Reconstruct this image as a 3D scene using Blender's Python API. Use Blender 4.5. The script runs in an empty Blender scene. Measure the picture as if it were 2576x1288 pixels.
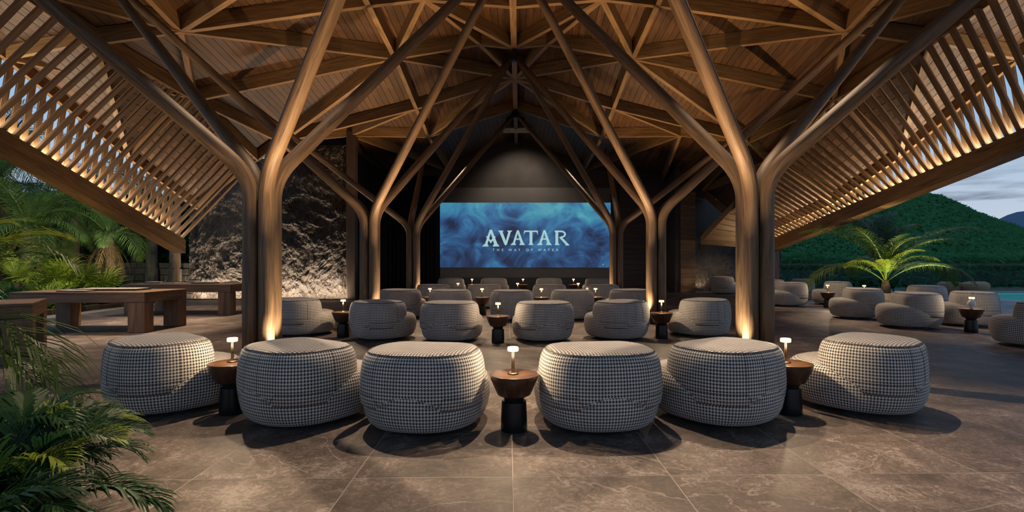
import bpy, math, random
from mathutils import Vector, Matrix, noise

random.seed(7)
scene = bpy.context.scene
COL = scene.collection
PI = math.pi

# ------------------------------------------------------------------ camera, sky, exposure
F, CX, CY, EYE = 1300.0, 1306.0, 657.0, 1.7          # focal length and vanishing point for a 2576 x 1288 frame
cam_d = bpy.data.cameras.new('camera')
cam_d.sensor_width = 36.0
cam_d.lens = F / 2576.0 * 36.0
cam_d.shift_x = -(CX - 1288.0) / 2576.0
cam_d.shift_y = (CY - 644.0) / 2576.0
cam_d.clip_end = 3000
cam = bpy.data.objects.new('camera', cam_d)
cam.location = (0, 0, EYE)
cam.rotation_euler = (PI / 2, 0, 0)
COL.objects.link(cam)
scene.camera = cam

scene.view_settings.view_transform = 'Standard'
scene.view_settings.look = 'None'
scene.view_settings.gamma = 1.0
scene.view_settings.use_curve_mapping = False
scene.view_settings.exposure = 0.0
scene.cycles.use_denoising = True
scene.cycles.caustics_reflective = False
scene.cycles.caustics_refractive = False
scene.cycles.sample_clamp_indirect = 4.0
scene.cycles.max_bounces = 4
scene.cycles.diffuse_bounces = 3
scene.cycles.glossy_bounces = 2
scene.cycles.transmission_bounces = 2
scene.cycles.use_adaptive_sampling = True
scene.cycles.adaptive_threshold = 0.045
scene.cycles.transparent_max_bounces = 6

world = bpy.data.worlds.new('dusk_sky')
scene.world = world
world.use_nodes = True
wt = world.node_tree
wt.nodes.clear()


def wn(t, **kw):
    n = wt.nodes.new(t)
    for k, v in kw.items():
        setattr(n, k, v)
    return n


def ramp_set(n, stops):
    el = n.color_ramp.elements
    while len(el) > 1:
        el.remove(el[-1])
    el[0].position, el[0].color = stops[0][0], (*stops[0][1], 1)
    for p, c in stops[1:]:
        e = el.new(p)
        e.color = (*c, 1)


w_tc = wn('ShaderNodeTexCoord')
w_sep = wn('ShaderNodeSeparateXYZ')
w_ramp = wn('ShaderNodeValToRGB')
# below the horizon: dark land; above: pale dusk sky
ramp_set(w_ramp, [(0.0, (0.035, 0.040, 0.035)), (0.496, (0.035, 0.040, 0.035)), (0.50, (0.70, 0.70, 0.75)), (0.535, (0.60, 0.71, 0.85)), (0.625, (0.36, 0.57, 0.83)), (0.85, (0.17, 0.33, 0.62))])
w_half = wn('ShaderNodeMath', operation='MULTIPLY_ADD')
w_half.inputs[1].default_value = 0.5
w_half.inputs[2].default_value = 0.5
w_map = wn('ShaderNodeMapping')
w_map.inputs['Scale'].default_value = (3.0, 3.0, 26.0)
w_noise = wn('ShaderNodeTexNoise')
w_noise.inputs['Scale'].default_value = 1.6
w_noise.inputs['Detail'].default_value = 7
w_noise.inputs['Roughness'].default_value = 0.55
w_cl = wn('ShaderNodeValToRGB')
ramp_set(w_cl, [(0.53, (0, 0, 0)), (0.64, (1, 1, 1))])
w_hi = wn('ShaderNodeValToRGB')
ramp_set(w_hi, [(0.0, (0, 0, 0)), (0.005, (1, 1, 1)), (0.09, (1, 1, 1)), (0.17, (0, 0, 0))])
w_mul = wn('ShaderNodeMath', operation='MULTIPLY')
w_mix = wn('ShaderNodeMix', data_type='RGBA')
w_bg = wn('ShaderNodeBackground')
w_out = wn('ShaderNodeOutputWorld')
L = wt.links.new
L(w_tc.outputs['Generated'], w_sep.inputs[0])
L(w_sep.outputs['Z'], w_half.inputs[0])
L(w_half.outputs[0], w_ramp.inputs[0])
L(w_tc.outputs['Generated'], w_map.inputs['Vector'])
L(w_map.outputs[0], w_noise.inputs['Vector'])
L(w_noise.outputs['Fac'], w_cl.inputs[0])
L(w_sep.outputs['Z'], w_hi.inputs[0])
L(w_cl.outputs[0], w_mul.inputs[0])
L(w_hi.outputs[0], w_mul.inputs[1])
L(w_mul.outputs[0], w_mix.inputs['Factor'])
L(w_ramp.outputs[0], w_mix.inputs['A'])
w_mix.inputs['B'].default_value = (0.27, 0.33, 0.44, 1)
L(w_mix.outputs['Result'], w_bg.inputs['Color'])
w_bg.inputs['Strength'].default_value = 0.86
L(w_bg.outputs[0], w_out.inputs['Surface'])

WARM = (1.0, 0.66, 0.34)
WARM2 = (1.0, 0.76, 0.48)


def spot(loc, target, watts, size_deg, color=WARM, blend=1.0, radius=0.02, parent=None):
    d = bpy.data.lights.new('spot_lamp', 'SPOT')
    d.energy = watts
    d.color = color
    d.spot_size = math.radians(size_deg)
    d.spot_blend = blend
    d.shadow_soft_size = radius
    o = bpy.data.objects.new('spot_lamp', d)
    o.location = loc
    o.rotation_euler = (Vector(target) - Vector(loc)).to_track_quat('-Z', 'Y').to_euler()
    COL.objects.link(o)
    return o


def point(loc, watts, color=WARM2, radius=0.03):
    d = bpy.data.lights.new('bulb', 'POINT')
    d.energy = watts
    d.color = color
    d.shadow_soft_size = radius
    o = bpy.data.objects.new('bulb', d)
    o.location = loc
    COL.objects.link(o)
    return o


def strip(p0, p1, width, watts, normal, color=WARM2):
    """LED strip: area light from p0 to p1 shining along normal."""
    p0, p1 = Vector(p0), Vector(p1)
    d = bpy.data.lights.new('led_strip', 'AREA')
    d.shape = 'RECTANGLE'
    d.size = (p1 - p0).length
    d.size_y = width
    d.energy = watts
    d.color = color
    o = bpy.data.objects.new('led_strip', d)
    x = (p1 - p0).normalized()
    n = Vector(normal)
    z = -(n - x * n.dot(x)).normalized()
    y = z.cross(x)
    m = Matrix((x, y, z)).transposed().to_4x4()
    m.translation = (p0 + p1) / 2
    o.matrix_world = m
    COL.objects.link(o)
    return o


# ------------------------------------------------------------------ material helpers
class NT:
    def __init__(self, name):
        self.m = bpy.data.materials.new(name)
        self.m.use_nodes = True
        self.t = self.m.node_tree
        self.b = self.t.nodes['Principled BSDF']

    def n(self, t, **kw):
        n = self.t.nodes.new(t)
        for k, v in kw.items():
            if k in n.inputs:
                n.inputs[k].default_value = v
            else:
                setattr(n, k, v)
        return n

    def l(self, a, b):
        self.t.links.new(a, b)

    def math(self, op, a, b=None):
        n = self.t.nodes.new('ShaderNodeMath')
        n.operation = op
        for i, v in enumerate((a, b)):
            if v is None:
                continue
            if isinstance(v, (int, float)):
                n.inputs[i].default_value = v
            else:
                self.l(v, n.inputs[i])
        return n.outputs[0]

    def ramp(self, fac, stops):
        n = self.t.nodes.new('ShaderNodeValToRGB')
        ramp_set(n, stops)
        self.l(fac, n.inputs[0])
        return n.outputs[0]

    def bump(self, h, strength=0.3, dist=0.02):
        n = self.n('ShaderNodeBump', Strength=strength, Distance=dist)
        self.l(h, n.inputs['Height'])
        self.l(n.outputs[0], self.b.inputs['Normal'])


def mat_plain(name, col, rough=0.5, metal=0.0, vary=0.12, scale=6.0, emit=None, estr=0.0):
    k = NT(name)
    tc = k.n('ShaderNodeTexCoord')
    no = k.n('ShaderNodeTexNoise', Scale=scale, Detail=5.0)
    k.l(tc.outputs['Object'], no.inputs['Vector'])
    a = tuple(c * (1 - vary) for c in col)
    b = tuple(min(1, c * (1 + vary)) for c in col)
    k.l(k.ramp(no.outputs['Fac'], [(0.3, a), (0.7, b)]), k.b.inputs['Base Color'])
    k.b.inputs['Roughness'].default_value = rough
    k.b.inputs['Metallic'].default_value = metal
    if emit:
        k.b.inputs['Emission Color'].default_value = (*emit, 1)
        k.b.inputs['Emission Strength'].default_value = estr
    return k.m


def mat_wood(name, dark, light, rough=0.55, sx=0.55, sy=9.0, rnd=0.35, bump=0.25):
    """UV in metres: u runs along the grain."""
    k = NT(name)
    uv = k.n('ShaderNodeUVMap')
    oi = k.n('ShaderNodeObjectInfo')
    off = k.n('ShaderNodeCombineXYZ')
    r = k.math('MULTIPLY', oi.outputs['Random'], 37.0)
    k.l(r, off.inputs[0])
    k.l(r, off.inputs[1])
    add = k.n('ShaderNodeVectorMath', operation='ADD')
    k.l(uv.outputs[0], add.inputs[0])
    k.l(off.outputs[0], add.inputs[1])
    mp = k.n('ShaderNodeMapping')
    mp.inputs['Scale'].default_value = (sx, sy, 1)
    k.l(add.outputs[0], mp.inputs['Vector'])
    n1 = k.n('ShaderNodeTexNoise', Scale=1.5, Detail=6.0, Roughness=0.6, Distortion=1.2)
    k.l(mp.outputs[0], n1.inputs['Vector'])
    mp2 = k.n('ShaderNodeMapping')
    mp2.inputs['Scale'].default_value = (sx * 3, sy * 9, 1)
    k.l(add.outputs[0], mp2.inputs['Vector'])
    n2 = k.n('ShaderNodeTexNoise', Scale=1.5, Detail=3.0)
    k.l(mp2.outputs[0], n2.inputs['Vector'])
    s = k.math('ADD', k.math('MULTIPLY', n1.outputs['Fac'], 0.68), k.math('MULTIPLY', n2.outputs['Fac'], 0.32))
    mid = tuple((a + b) / 2 for a, b in zip(dark, light))
    c = k.ramp(s, [(0.34, dark), (0.5, mid), (0.66, light)])
    hv = k.n('ShaderNodeHueSaturation')
    k.l(c, hv.inputs['Color'])
    k.l(k.math('ADD', k.math('MULTIPLY', oi.outputs['Random'], rnd * 2), 1 - rnd), hv.inputs['Value'])
    k.l(hv.outputs[0], k.b.inputs['Base Color'])
    k.b.inputs['Roughness'].default_value = rough
    k.bump(s, bump, 0.015)
    return k.m


def mat_houndstooth(name, rep=0.031):
    k = NT(name)
    uv = k.n('ShaderNodeUVMap')
    sep = k.n('ShaderNodeSeparateXYZ')
    k.l(uv.outputs[0], sep.inputs[0])
    t = rep / 8.0
    iu = k.math('FLOOR', k.math('DIVIDE', sep.outputs[0], t))
    iv = k.math('FLOOR', k.math('DIVIDE', sep.outputs[1], t))
    wu = k.math('LESS_THAN', k.math('FLOORED_MODULO', iu, 8.0), 3.5)
    wv = k.math('LESS_THAN', k.math('FLOORED_MODULO', iv, 8.0), 3.5)
    tw = k.math('LESS_THAN', k.math('FLOORED_MODULO', k.math('ADD', iu, iv), 4.0), 1.5)
    d = k.math('ADD', k.math('MULTIPLY', wu, tw), k.math('MULTIPLY', wv, k.math('SUBTRACT', 1.0, tw)))
    tc = k.n('ShaderNodeTexCoord')
    no = k.n('ShaderNodeTexNoise', Scale=5.0, Detail=3.0)
    k.l(tc.outputs['Object'], no.inputs['Vector'])
    light = k.ramp(no.outputs['Fac'], [(0.3, (0.56, 0.51, 0.47)), (0.7, (0.68, 0.62, 0.57))])
    mx = k.n('ShaderNodeMix', data_type='RGBA')
    k.l(d, mx.inputs['Factor'])
    k.l(light, mx.inputs['A'])
    mx.inputs['B'].default_value = (0.011, 0.010, 0.012, 1)
    k.l(mx.outputs['Result'], k.b.inputs['Base Color'])
    k.b.inputs['Roughness'].default_value = 0.9
    k.b.inputs['Sheen Weight'].default_value = 0.15
    k.bump(d, 0.25, 0.002)
    return k.m


def mat_floor(name):
    k = NT(name)
    geo = k.n('ShaderNodeNewGeometry')
    oi = k.n('ShaderNodeObjectInfo')
    off = k.n('ShaderNodeVectorMath', operation='ADD')
    cmb = k.n('ShaderNodeCombineXYZ')
    k.l(k.math('MULTIPLY', oi.outputs['Random'], 23.0), cmb.inputs[2])
    k.l(geo.outputs['Position'], off.inputs[0])
    k.l(cmb.outputs[0], off.inputs[1])
    n1 = k.n('ShaderNodeTexNoise', Scale=1.1, Detail=9.0, Roughness=0.68, Distortion=0.6)
    k.l(off.outputs[0], n1.inputs['Vector'])
    n2 = k.n('ShaderNodeTexNoise', Scale=11.0, Detail=9.0, Roughness=0.78, Distortion=2.2)
    k.l(off.outputs[0], n2.inputs['Vector'])
    s = k.math('ADD', k.math('MULTIPLY', n1.outputs['Fac'], 0.48), k.math('MULTIPLY', n2.outputs['Fac'], 0.52))
    c = k.ramp(s, [(0.38, (0.036, 0.026, 0.022)), (0.47, (0.088, 0.063, 0.051)), (0.54, (0.165, 0.122, 0.101)), (0.62, (0.35, 0.29, 0.26))])
    # thin pale veins
    n3 = k.n('ShaderNodeTexNoise', Scale=0.35, Detail=6.0, Roughness=0.55, Distortion=0.9)
    k.l(off.outputs[0], n3.inputs['Vector'])
    v = k.math('ABSOLUTE', k.math('SUBTRACT', n3.outputs['Fac'], 0.5))
    vr = k.ramp(v, [(0.0, (0.6, 0.6, 0.6)), (0.0028, (0, 0, 0))])
    mx = k.n('ShaderNodeMix', data_type='RGBA')
    k.l(vr, mx.inputs['Factor'])
    k.l(c, mx.inputs['A'])
    mx.inputs['B'].default_value = (0.36, 0.30, 0.26, 1)
    k.l(mx.outputs['Result'], k.b.inputs['Base Color'])
    rr = k.n('ShaderNodeMapRange')
    k.l(n2.outputs['Fac'], rr.inputs[0])
    rr.inputs['From Min'].default_value = 0.3
    rr.inputs['From Max'].default_value = 0.7
    rr.inputs['To Min'].default_value = 0.46
    rr.inputs['To Max'].default_value = 0.70
    k.l(rr.outputs[0], k.b.inputs['Roughness'])
    k.bump(n2.outputs['Fac'], 0.12, 0.01)
    return k.m


def mat_stone(name, dark, light, rough=0.45, scale=1.3, bump=0.6):
    k = NT(name)
    geo = k.n('ShaderNodeNewGeometry')
    n1 = k.n('ShaderNodeTexNoise', Scale=scale, Detail=10.0, Roughness=0.65, Distortion=0.8)
    k.l(geo.outputs['Position'], n1.inputs['Vector'])
    k.l(k.ramp(n1.outputs['Fac'], [(0.35, dark), (0.68, light)]), k.b.inputs['Base Color'])
    n2 = k.n('ShaderNodeTexNoise', Scale=scale * 4.5, Detail=8.0, Roughness=0.65)
    k.l(geo.outputs['Position'], n2.inputs['Vector'])
    k.b.inputs['Roughness'].default_value = rough
    k.bump(n2.outputs['Fac'], bump, 0.06)
    return k.m


def mat_leaf(name, dark, light, rough=0.42):
    k = NT(name)
    geo = k.n('ShaderNodeNewGeometry')
    oi = k.n('ShaderNodeObjectInfo')
    n1 = k.n('ShaderNodeTexNoise', Scale=4.0, Detail=3.0)
    k.l(geo.outputs['Position'], n1.inputs['Vector'])
    s = k.math('ADD', k.math('MULTIPLY', n1.outputs['Fac'], 0.6), k.math('MULTIPLY', oi.outputs['Random'], 0.4))
    k.l(k.ramp(s, [(0.25, dark), (0.75, light)]), k.b.inputs['Base Color'])
    k.b.inputs['Roughness'].default_value = rough
    k.b.inputs['Specular IOR Level'].default_value = 0.22
    tr = k.n('ShaderNodeBsdfTranslucent')
    tr.inputs['Color'].default_value = (*[min(1, c * 1.5) for c in light], 1)
    mx = k.n('ShaderNodeMixShader')
    mx.inputs[0].default_value = 0.28
    k.l(k.b.outputs[0], mx.inputs[1])
    k.l(tr.outputs[0], mx.inputs[2])
    k.l(mx.outputs[0], k.t.nodes['Material Output'].inputs['Surface'])
    return k.m


def mat_glass(name):
    k = NT(name)
    tr = k.n('ShaderNodeBsdfTransparent')
    tr.inputs['Color'].default_value = (0.80, 0.90, 0.90, 1)
    gl = k.n('ShaderNodeBsdfGlossy')
    gl.inputs['Roughness'].default_value = 0.02
    mx = k.n('ShaderNodeMixShader')
    mx.inputs[0].default_value = 0.03
    k.l(tr.outputs[0], mx.inputs[1])
    k.l(gl.outputs[0], mx.inputs[2])
    k.l(mx.outputs[0], k.t.nodes['Material Output'].inputs['Surface'])
    return k.m


def mat_screen(name):
    """flat projected picture: cloudy blue water, generic"""
    k = NT(name)
    uv = k.n('ShaderNodeUVMap')
    mp = k.n('ShaderNodeMapping')
    mp.inputs['Scale'].default_value = (2.6, 1.0, 1)
    k.l(uv.outputs[0], mp.inputs['Vector'])
    n1 = k.n('ShaderNodeTexNoise', Scale=2.1, Detail=9.0, Roughness=0.58, Distortion=1.3)
    k.l(mp.outputs[0], n1.inputs['Vector'])
    sep = k.n('ShaderNodeSeparateXYZ')
    k.l(uv.outputs[0], sep.inputs[0])

    def blob(cx, cy, rx, ry, amp):
        a = k.math('DIVIDE', k.math('SUBTRACT', sep.outputs[0], cx), rx)
        b = k.math('DIVIDE', k.math('SUBTRACT', sep.outputs[1], cy), ry)
        q = k.math('ADD', k.math('MULTIPLY', a, a), k.math('MULTIPLY', b, b))
        return k.math('MULTIPLY', k.math('POWER', 2.718, k.math('MULTIPLY', q, -1.0)), amp)

    s = k.math('ADD', k.math('MULTIPLY', k.math('SUBTRACT', n1.outputs['Fac'], 0.5), 2.0), 0.26)
    s = k.math('ADD', s, k.math('MULTIPLY', sep.outputs[1], 0.42))
    for bl in ((0.43, 0.66, 0.085, 0.20, -0.46), (0.30, 0.42, 0.13, 0.06, -0.30), (0.07, 0.68, 0.055, 0.10, -0.45), (0.98, 0.35, 0.20, 0.30, -0.26),
               (0.60, 0.78, 0.14, 0.25, 0.22), (0.95, 0.92, 0.14, 0.22, 0.26), (0.16, 0.86, 0.10, 0.18, 0.10), (0.42, 0.08, 0.4, 0.16, -0.10), (0.68, 0.62, 0.05, 0.20, -0.22)):
        s = k.math('ADD', s, blob(*bl))
    c = k.ramp(s, [(0.05, (0.018, 0.026, 0.062)), (0.30, (0.026, 0.070, 0.18)), (0.52, (0.040, 0.15, 0.32)), (0.76, (0.055, 0.27, 0.40)), (1.0, (0.11, 0.38, 0.46))])
    k.b.inputs['Base Color'].default_value = (0.02, 0.02, 0.02, 1)
    k.l(c, k.b.inputs['Emission Color'])
    k.b.inputs['Emission Strength'].default_value = 0.95
    k.b.inputs['Roughness'].default_value = 0.8
    return k.m


M = {}
M['beam'] = mat_wood('glulam_wood', (0.090, 0.047, 0.018), (0.33, 0.190, 0.080), rnd=0.15)
M['deck'] = mat_wood('deck_plank_wood', (0.036, 0.0155, 0.006), (0.125, 0.057, 0.021), rnd=0.30, sy=6)
M['pole'] = mat_wood('pole_wood', (0.036, 0.020, 0.010), (0.21, 0.122, 0.062), rnd=0.10, sy=7, bump=0.8)
M['slat'] = mat_wood('slat_wood', (0.14, 0.078, 0.038), (0.34, 0.21, 0.11), rnd=0.18, sy=7)
M['table'] = mat_wood('table_timber', (0.070, 0.036, 0.017), (0.24, 0.130, 0.062), rnd=0.15, sy=6)
M['darkwood'] = mat_wood('dark_plank_wood', (0.020, 0.011, 0.007), (0.060, 0.033, 0.020), rnd=0.3, sy=5)
M['walnut'] = mat_wood('walnut', (0.032, 0.015, 0.008), (0.10, 0.046, 0.023), rough=0.28, rnd=0.1, sx=2.0, sy=12, bump=0.05)
M['trunk'] = mat_wood('palm_trunk_bark', (0.030, 0.019, 0.011), (0.10, 0.066, 0.040), rough=0.9, sx=9.0, sy=1.2, bump=0.9)
M['cloth'] = mat_houndstooth('houndstooth_fabric')
M['seam'] = mat_plain('seam_thread', (0.085, 0.078, 0.075), 0.9)
M['floor'] = mat_floor('slate_tile')
M['grout'] = mat_plain('grout', (0.34, 0.29, 0.25), 0.8)
M['blackmetal'] = mat_plain('black_metal', (0.008, 0.008, 0.009), 0.35, 0.3)
M['brass'] = mat_plain('brushed_bronze', (0.16, 0.11, 0.065), 0.32, 1.0)
M['shade'] = mat_plain('lamp_shade_glow', (0.8, 0.7, 0.5), 0.6, emit=(1.0, 0.66, 0.26), estr=3.2)
M['stone'] = mat_stone('lava_stone', (0.012, 0.008, 0.006), (0.046, 0.032, 0.022), 0.48, 1.3, 1.0)
M['rubble'] = mat_stone('rubble_stone', (0.022, 0.020, 0.018), (0.070, 0.062, 0.055), 0.9, 2.0)
M['plaster'] = mat_plain('dark_plaster', (0.060, 0.050, 0.044), 0.85, scale=2)
M['screenwall'] = mat_plain('grey_brown_panel', (0.15, 0.135, 0.125), 0.8, scale=0.8, vary=0.06)
M['curtain'] = mat_plain('black_velvet', (0.008, 0.0075, 0.008), 0.95)
M['fixture'] = mat_plain('grey_enamel', (0.72, 0.68, 0.62), 0.5)
M['screen'] = mat_screen('projected_picture')
M['letter'] = mat_plain('projected_letter', (0.05, 0.05, 0.05), 0.8, emit=(0.36, 0.58, 0.60), estr=1.0)
M['leaf'] = mat_leaf('palm_leaf', (0.016, 0.042, 0.012), (0.080, 0.130, 0.030))
M['leafdark'] = mat_leaf('dark_broad_leaf', (0.006, 0.028, 0.012), (0.026, 0.080, 0.026), 0.4)
M['leafyellow'] = mat_leaf('yellow_green_leaf', (0.07, 0.12, 0.012), (0.22, 0.27, 0.035))
M['leafdead'] = mat_leaf('dry_palm_leaf', (0.08, 0.05, 0.022), (0.26, 0.17, 0.08), 0.8)
M['soil'] = mat_plain('dark_soil', (0.022, 0.017, 0.012), 0.95)
M['hill'] = mat_leaf('hill_foliage', (0.018, 0.082, 0.030), (0.055, 0.200, 0.070), 0.9)
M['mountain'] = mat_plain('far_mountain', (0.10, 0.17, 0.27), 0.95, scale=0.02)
M['glass'] = mat_glass('clear_glass')
M['water'] = mat_plain('pool_water', (0.01, 0.16, 0.18), 0.06, emit=(0.01, 0.22, 0.26), estr=0.45)  # faint glow put into the water in place of underwater lamps
M['pooltile'] = mat_plain('pool_rim_stone', (0.22, 0.22, 0.21), 0.6)
M['wicker'] = mat_plain('woven_wicker', (0.26, 0.17, 0.09), 0.8, vary=0.4, scale=40)
M['cream'] = mat_plain('cream_weave', (0.55, 0.45, 0.32), 0.8, vary=0.2, scale=30)
M['ceramic'] = mat_plain('white_ceramic', (0.7, 0.68, 0.64), 0.3)
M['darkboard'] = mat_plain('black_board', (0.02, 0.018, 0.017), 0.4)
M['paper'] = mat_plain('pale_card', (0.42, 0.38, 0.33), 0.7)


# ------------------------------------------------------------------ mesh helpers
def obj(name, verts, faces, mat, parent=None, smooth=False, uvs=None, link=True):
    me = bpy.data.meshes.new(name)
    me.from_pydata([tuple(v) for v in verts], [], faces)
    if smooth:
        me.polygons.foreach_set('use_smooth', [True] * len(me.polygons))
    if uvs is not None:
        ul = me.uv_layers.new(name='UVMap')
        if len(uvs) == len(verts):
            for lp in me.loops:
                ul.data[lp.index].uv = uvs[lp.vertex_index]
        else:
            for i, u in enumerate(uvs):
                ul.data[i].uv = u
    me.materials.append(mat if not isinstance(mat, str) else M[mat])
    o = bpy.data.objects.new(name, me)
    if link:
        COL.objects.link(o)
    if parent is not None:
        o.parent = parent
    return o


def empty(name, loc=(0, 0, 0), rz=0.0, label=None, cat=None, group=None, kind=None):
    o = bpy.data.objects.new(name, None)
    o.location = loc
    o.rotation_euler = (0, 0, rz)
    o.empty_display_size = 0.2
    COL.objects.link(o)
    tag(o, label, cat, group, kind)
    return o


def tag(o, label=None, cat=None, group=None, kind=None):
    if label:
        o['label'] = label
    if cat:
        o['category'] = cat
    if group:
        o['group'] = group
    if kind:
        o['kind'] = kind
    return o


def copy_tree(o, parent=None):
    c = o.copy()
    COL.objects.link(c)
    c.parent = parent
    for ch in o.children:
        copy_tree(ch, c)
    return c


BOXF = [(0, 3, 2, 1), (4, 5, 6, 7), (0, 1, 5, 4), (1, 2, 6, 5), (2, 3, 7, 6), (3, 0, 4, 7)]


def hexa(name, c8, mat, parent=None):
    """box from 8 corners (bottom ring then top ring); UV: u along the longest direction, in metres"""
    c8 = [Vector(c) for c in c8]
    dirs = [c8[1] - c8[0], c8[3] - c8[0], c8[4] - c8[0]]
    ax = max(dirs, key=lambda d: d.length).normalized()
    uvs = []
    for f in BOXF:
        p = [c8[i] for i in f]
        nrm = (p[1] - p[0]).cross(p[2] - p[1])
        if nrm.length < 1e-9:
            nrm = Vector((0, 0, 1))
        nrm.normalize()
        a = ax - nrm * ax.dot(nrm)
        if a.length < 0.2:
            a = dirs[0] if abs(dirs[0].normalized().dot(nrm)) < 0.7 else dirs[2]
            a = a - nrm * a.dot(nrm)
        a = a.normalized()
        b = nrm.cross(a)
        for q in p:
            uvs.append((q.dot(a), q.dot(b)))
    return obj(name, c8, BOXF, mat, parent, uvs=uvs)


def box(name, x0, x1, y0, y1, z0, z1, mat, parent=None):
    return hexa(name, [(x0, y0, z0), (x1, y0, z0), (x1, y1, z0), (x0, y1, z0),
                       (x0, y0, z1), (x1, y0, z1), (x1, y1, z1), (x0, y1, z1)], mat, parent)


def bevelbox(name, x0, x1, y0, y1, z0, z1, b, mat, parent=None):
    o = box(name, x0, x1, y0, y1, z0, z1, mat, parent)
    md = o.modifiers.new('bevel', 'BEVEL')
    md.width = b
    md.segments = 2
    return o


def beam(name, p0, p1, w, h, mat, parent=None, drop=0.0):
    """timber whose underside runs from p0 to p1, standing upright, height h upward"""
    p0, p1 = Vector(p0), Vector(p1)
    d = p1 - p0
    side = Vector((d.y, -d.x, 0))
    if side.length < 1e-6:
        side = Vector((1, 0, 0))
    side = side.normalized() * (w / 2)
    up = Vector((0, 0, h))
    return hexa(name, [p0 - side, p1 - side, p1 + side, p0 + side, p0 - side + up, p1 - side + up, p1 + side + up, p0 + side + up], mat, parent)


def stick(name, p0, p1, w, h, mat, parent=None, ref=(0, 1, 0)):
    """square bar centred on the line p0-p1"""
    p0, p1 = Vector(p0), Vector(p1)
    d = (p1 - p0).normalized()
    a = d.cross(Vector(ref)).normalized()
    b = a.cross(d).normalized()
    a *= w / 2
    b *= h / 2
    return hexa(name, [p0 - a - b, p1 - a - b, p1 + a - b, p0 + a - b, p0 - a + b, p1 - a + b, p1 + a + b, p0 + a + b], mat, parent)


def tube(name, pts, radii, mat, parent=None, seg=12, caps=True, closed=False):
    pts = [Vector(p) for p in pts]
    n = len(pts)
    if not hasattr(radii, '__len__'):
        radii = [radii] * n
    verts, faces, uvs = [], [], []
    up = None
    dist = 0.0
    for i, p in enumerate(pts):
        if closed:
            t = (pts[(i + 1) % n] - pts[i - 1]).normalized()
        else:
            t = (pts[min(i + 1, n - 1)] - pts[max(i - 1, 0)]).normalized()
        if up is None:
            ref = Vector((0, 1, 0)) if abs(t.y) < 0.9 else Vector((1, 0, 0))
            up = t.cross(ref).normalized()
        up = (up - t * up.dot(t)).normalized()
        bi = t.cross(up)
        if i:
            dist += (p - pts[i - 1]).length
        for j in range(seg):
            a = 2 * PI * j / seg
            verts.append(p + (up * math.cos(a) + bi * math.sin(a)) * radii[i])
    rows = n if closed else n - 1
    dd = [0.0]
    for i in range(1, n + 1):
        dd.append(dd[-1] + (pts[i % n] - pts[i - 1]).length)
    for i in range(rows):
        for j in range(seg):
            a, b = i * seg + j, i * seg + (j + 1) % seg
            c, d = ((i + 1) % n) * seg + (j + 1) % seg, ((i + 1) % n) * seg + j
            faces.append((a, b, c, d))
            r = radii[i] * 2 * PI / seg
            uvs += [(dd[i], j * r), (dd[i], (j + 1) * r), (dd[i + 1], (j + 1) * r), (dd[i + 1], j * r)]
    if caps and not closed:
        faces.append(tuple(reversed(range(seg))))
        uvs += [(0, 0)] * seg
        faces.append(tuple(range((n - 1) * seg, n * seg)))
        uvs += [(0, 0)] * seg
    return obj(name, verts, faces, mat, parent, smooth=True, uvs=uvs)


def lathe(name, prof, mat, parent=None, seg=32, smooth=True):
    verts, faces, uvs = [], [], []
    n = len(prof)
    acc = [0.0]
    for i in range(1, n):
        acc.append(acc[-1] + math.hypot(prof[i][0] - prof[i - 1][0], prof[i][1] - prof[i - 1][1]))
    for r, z in prof:
        for j in range(seg):
            a = 2 * PI * j / seg
            verts.append((r * math.cos(a), r * math.sin(a), z))
    for i in range(n - 1):
        for j in range(seg):
            faces.append((i * seg + j, i * seg + (j + 1) % seg, (i + 1) * seg + (j + 1) % seg, (i + 1) * seg + j))
            for ii, jj in ((i, j), (i, j + 1), (i + 1, j + 1), (i + 1, j)):
                uvs.append((acc[ii], jj * 2 * PI / seg * 0.2))
    faces.append(tuple(reversed(range(seg))))
    uvs += [(verts[v][0], verts[v][1]) for v in reversed(range(seg))]
    faces.append(tuple(range((n - 1) * seg, n * seg)))
    uvs += [(verts[v][0], verts[v][1]) for v in range((n - 1) * seg, n * seg)]
    o = obj(name, verts, faces, mat, parent, smooth=False, uvs=uvs)
    if smooth:
        me = o.data
        for p in me.polygons:
            p.use_smooth = len(p.vertices) == 4
        md = o.modifiers.new('edges', 'EDGE_SPLIT')
        md.split_angle = math.radians(40)
    return o


def W(px, py, d):
    """world point seen at a pixel of the 2576 x 1288 frame at depth d"""
    return Vector(((px - CX) * d / F, d, EYE + (CY - py) * d / F))


# ------------------------------------------------------------------ ground and floor
X0 = -0.17                         # axis of the hall
floor = empty('floor', (0, 0, 0), label='large slate floor tiles with thin joints', kind='structure')
box('slab', -15.0, 22.0, -45.0, 31.0, -0.30, -0.0018, 'grout', floor)
TW, TL, GAP = 1.25, 2.5, 0.008
tile_me = None
rot = math.radians(1.2)
ca, sa = math.cos(rot), math.sin(rot)
cands = []
for i in range(-13, 18):
    for j in range(-2, 12):
        lx = 0.035 + i * TW
        ly = 4.08 + j * TL - TL
        cx_, cy_ = lx + TW / 2, ly + TL / 2
        wx, wy = cx_ * ca - cy_ * sa, cx_ * sa + cy_ * ca
        if wx < -14.3 or wx > 21.2 or wy < -1 or wy > 30.0:
            continue
        cands.append((wx * wx * 0.3 + wy * wy if wy > 1.5 else 1e4 + wy, wx, wy))
cands.sort()
t0 = bevelbox('tile', -TW / 2 + GAP / 2, TW / 2 - GAP / 2, -TL / 2 + GAP / 2, TL / 2 - GAP / 2, -0.02, 0.0, 0.003, 'floor', floor)
rest_v, rest_f = [], []
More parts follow.
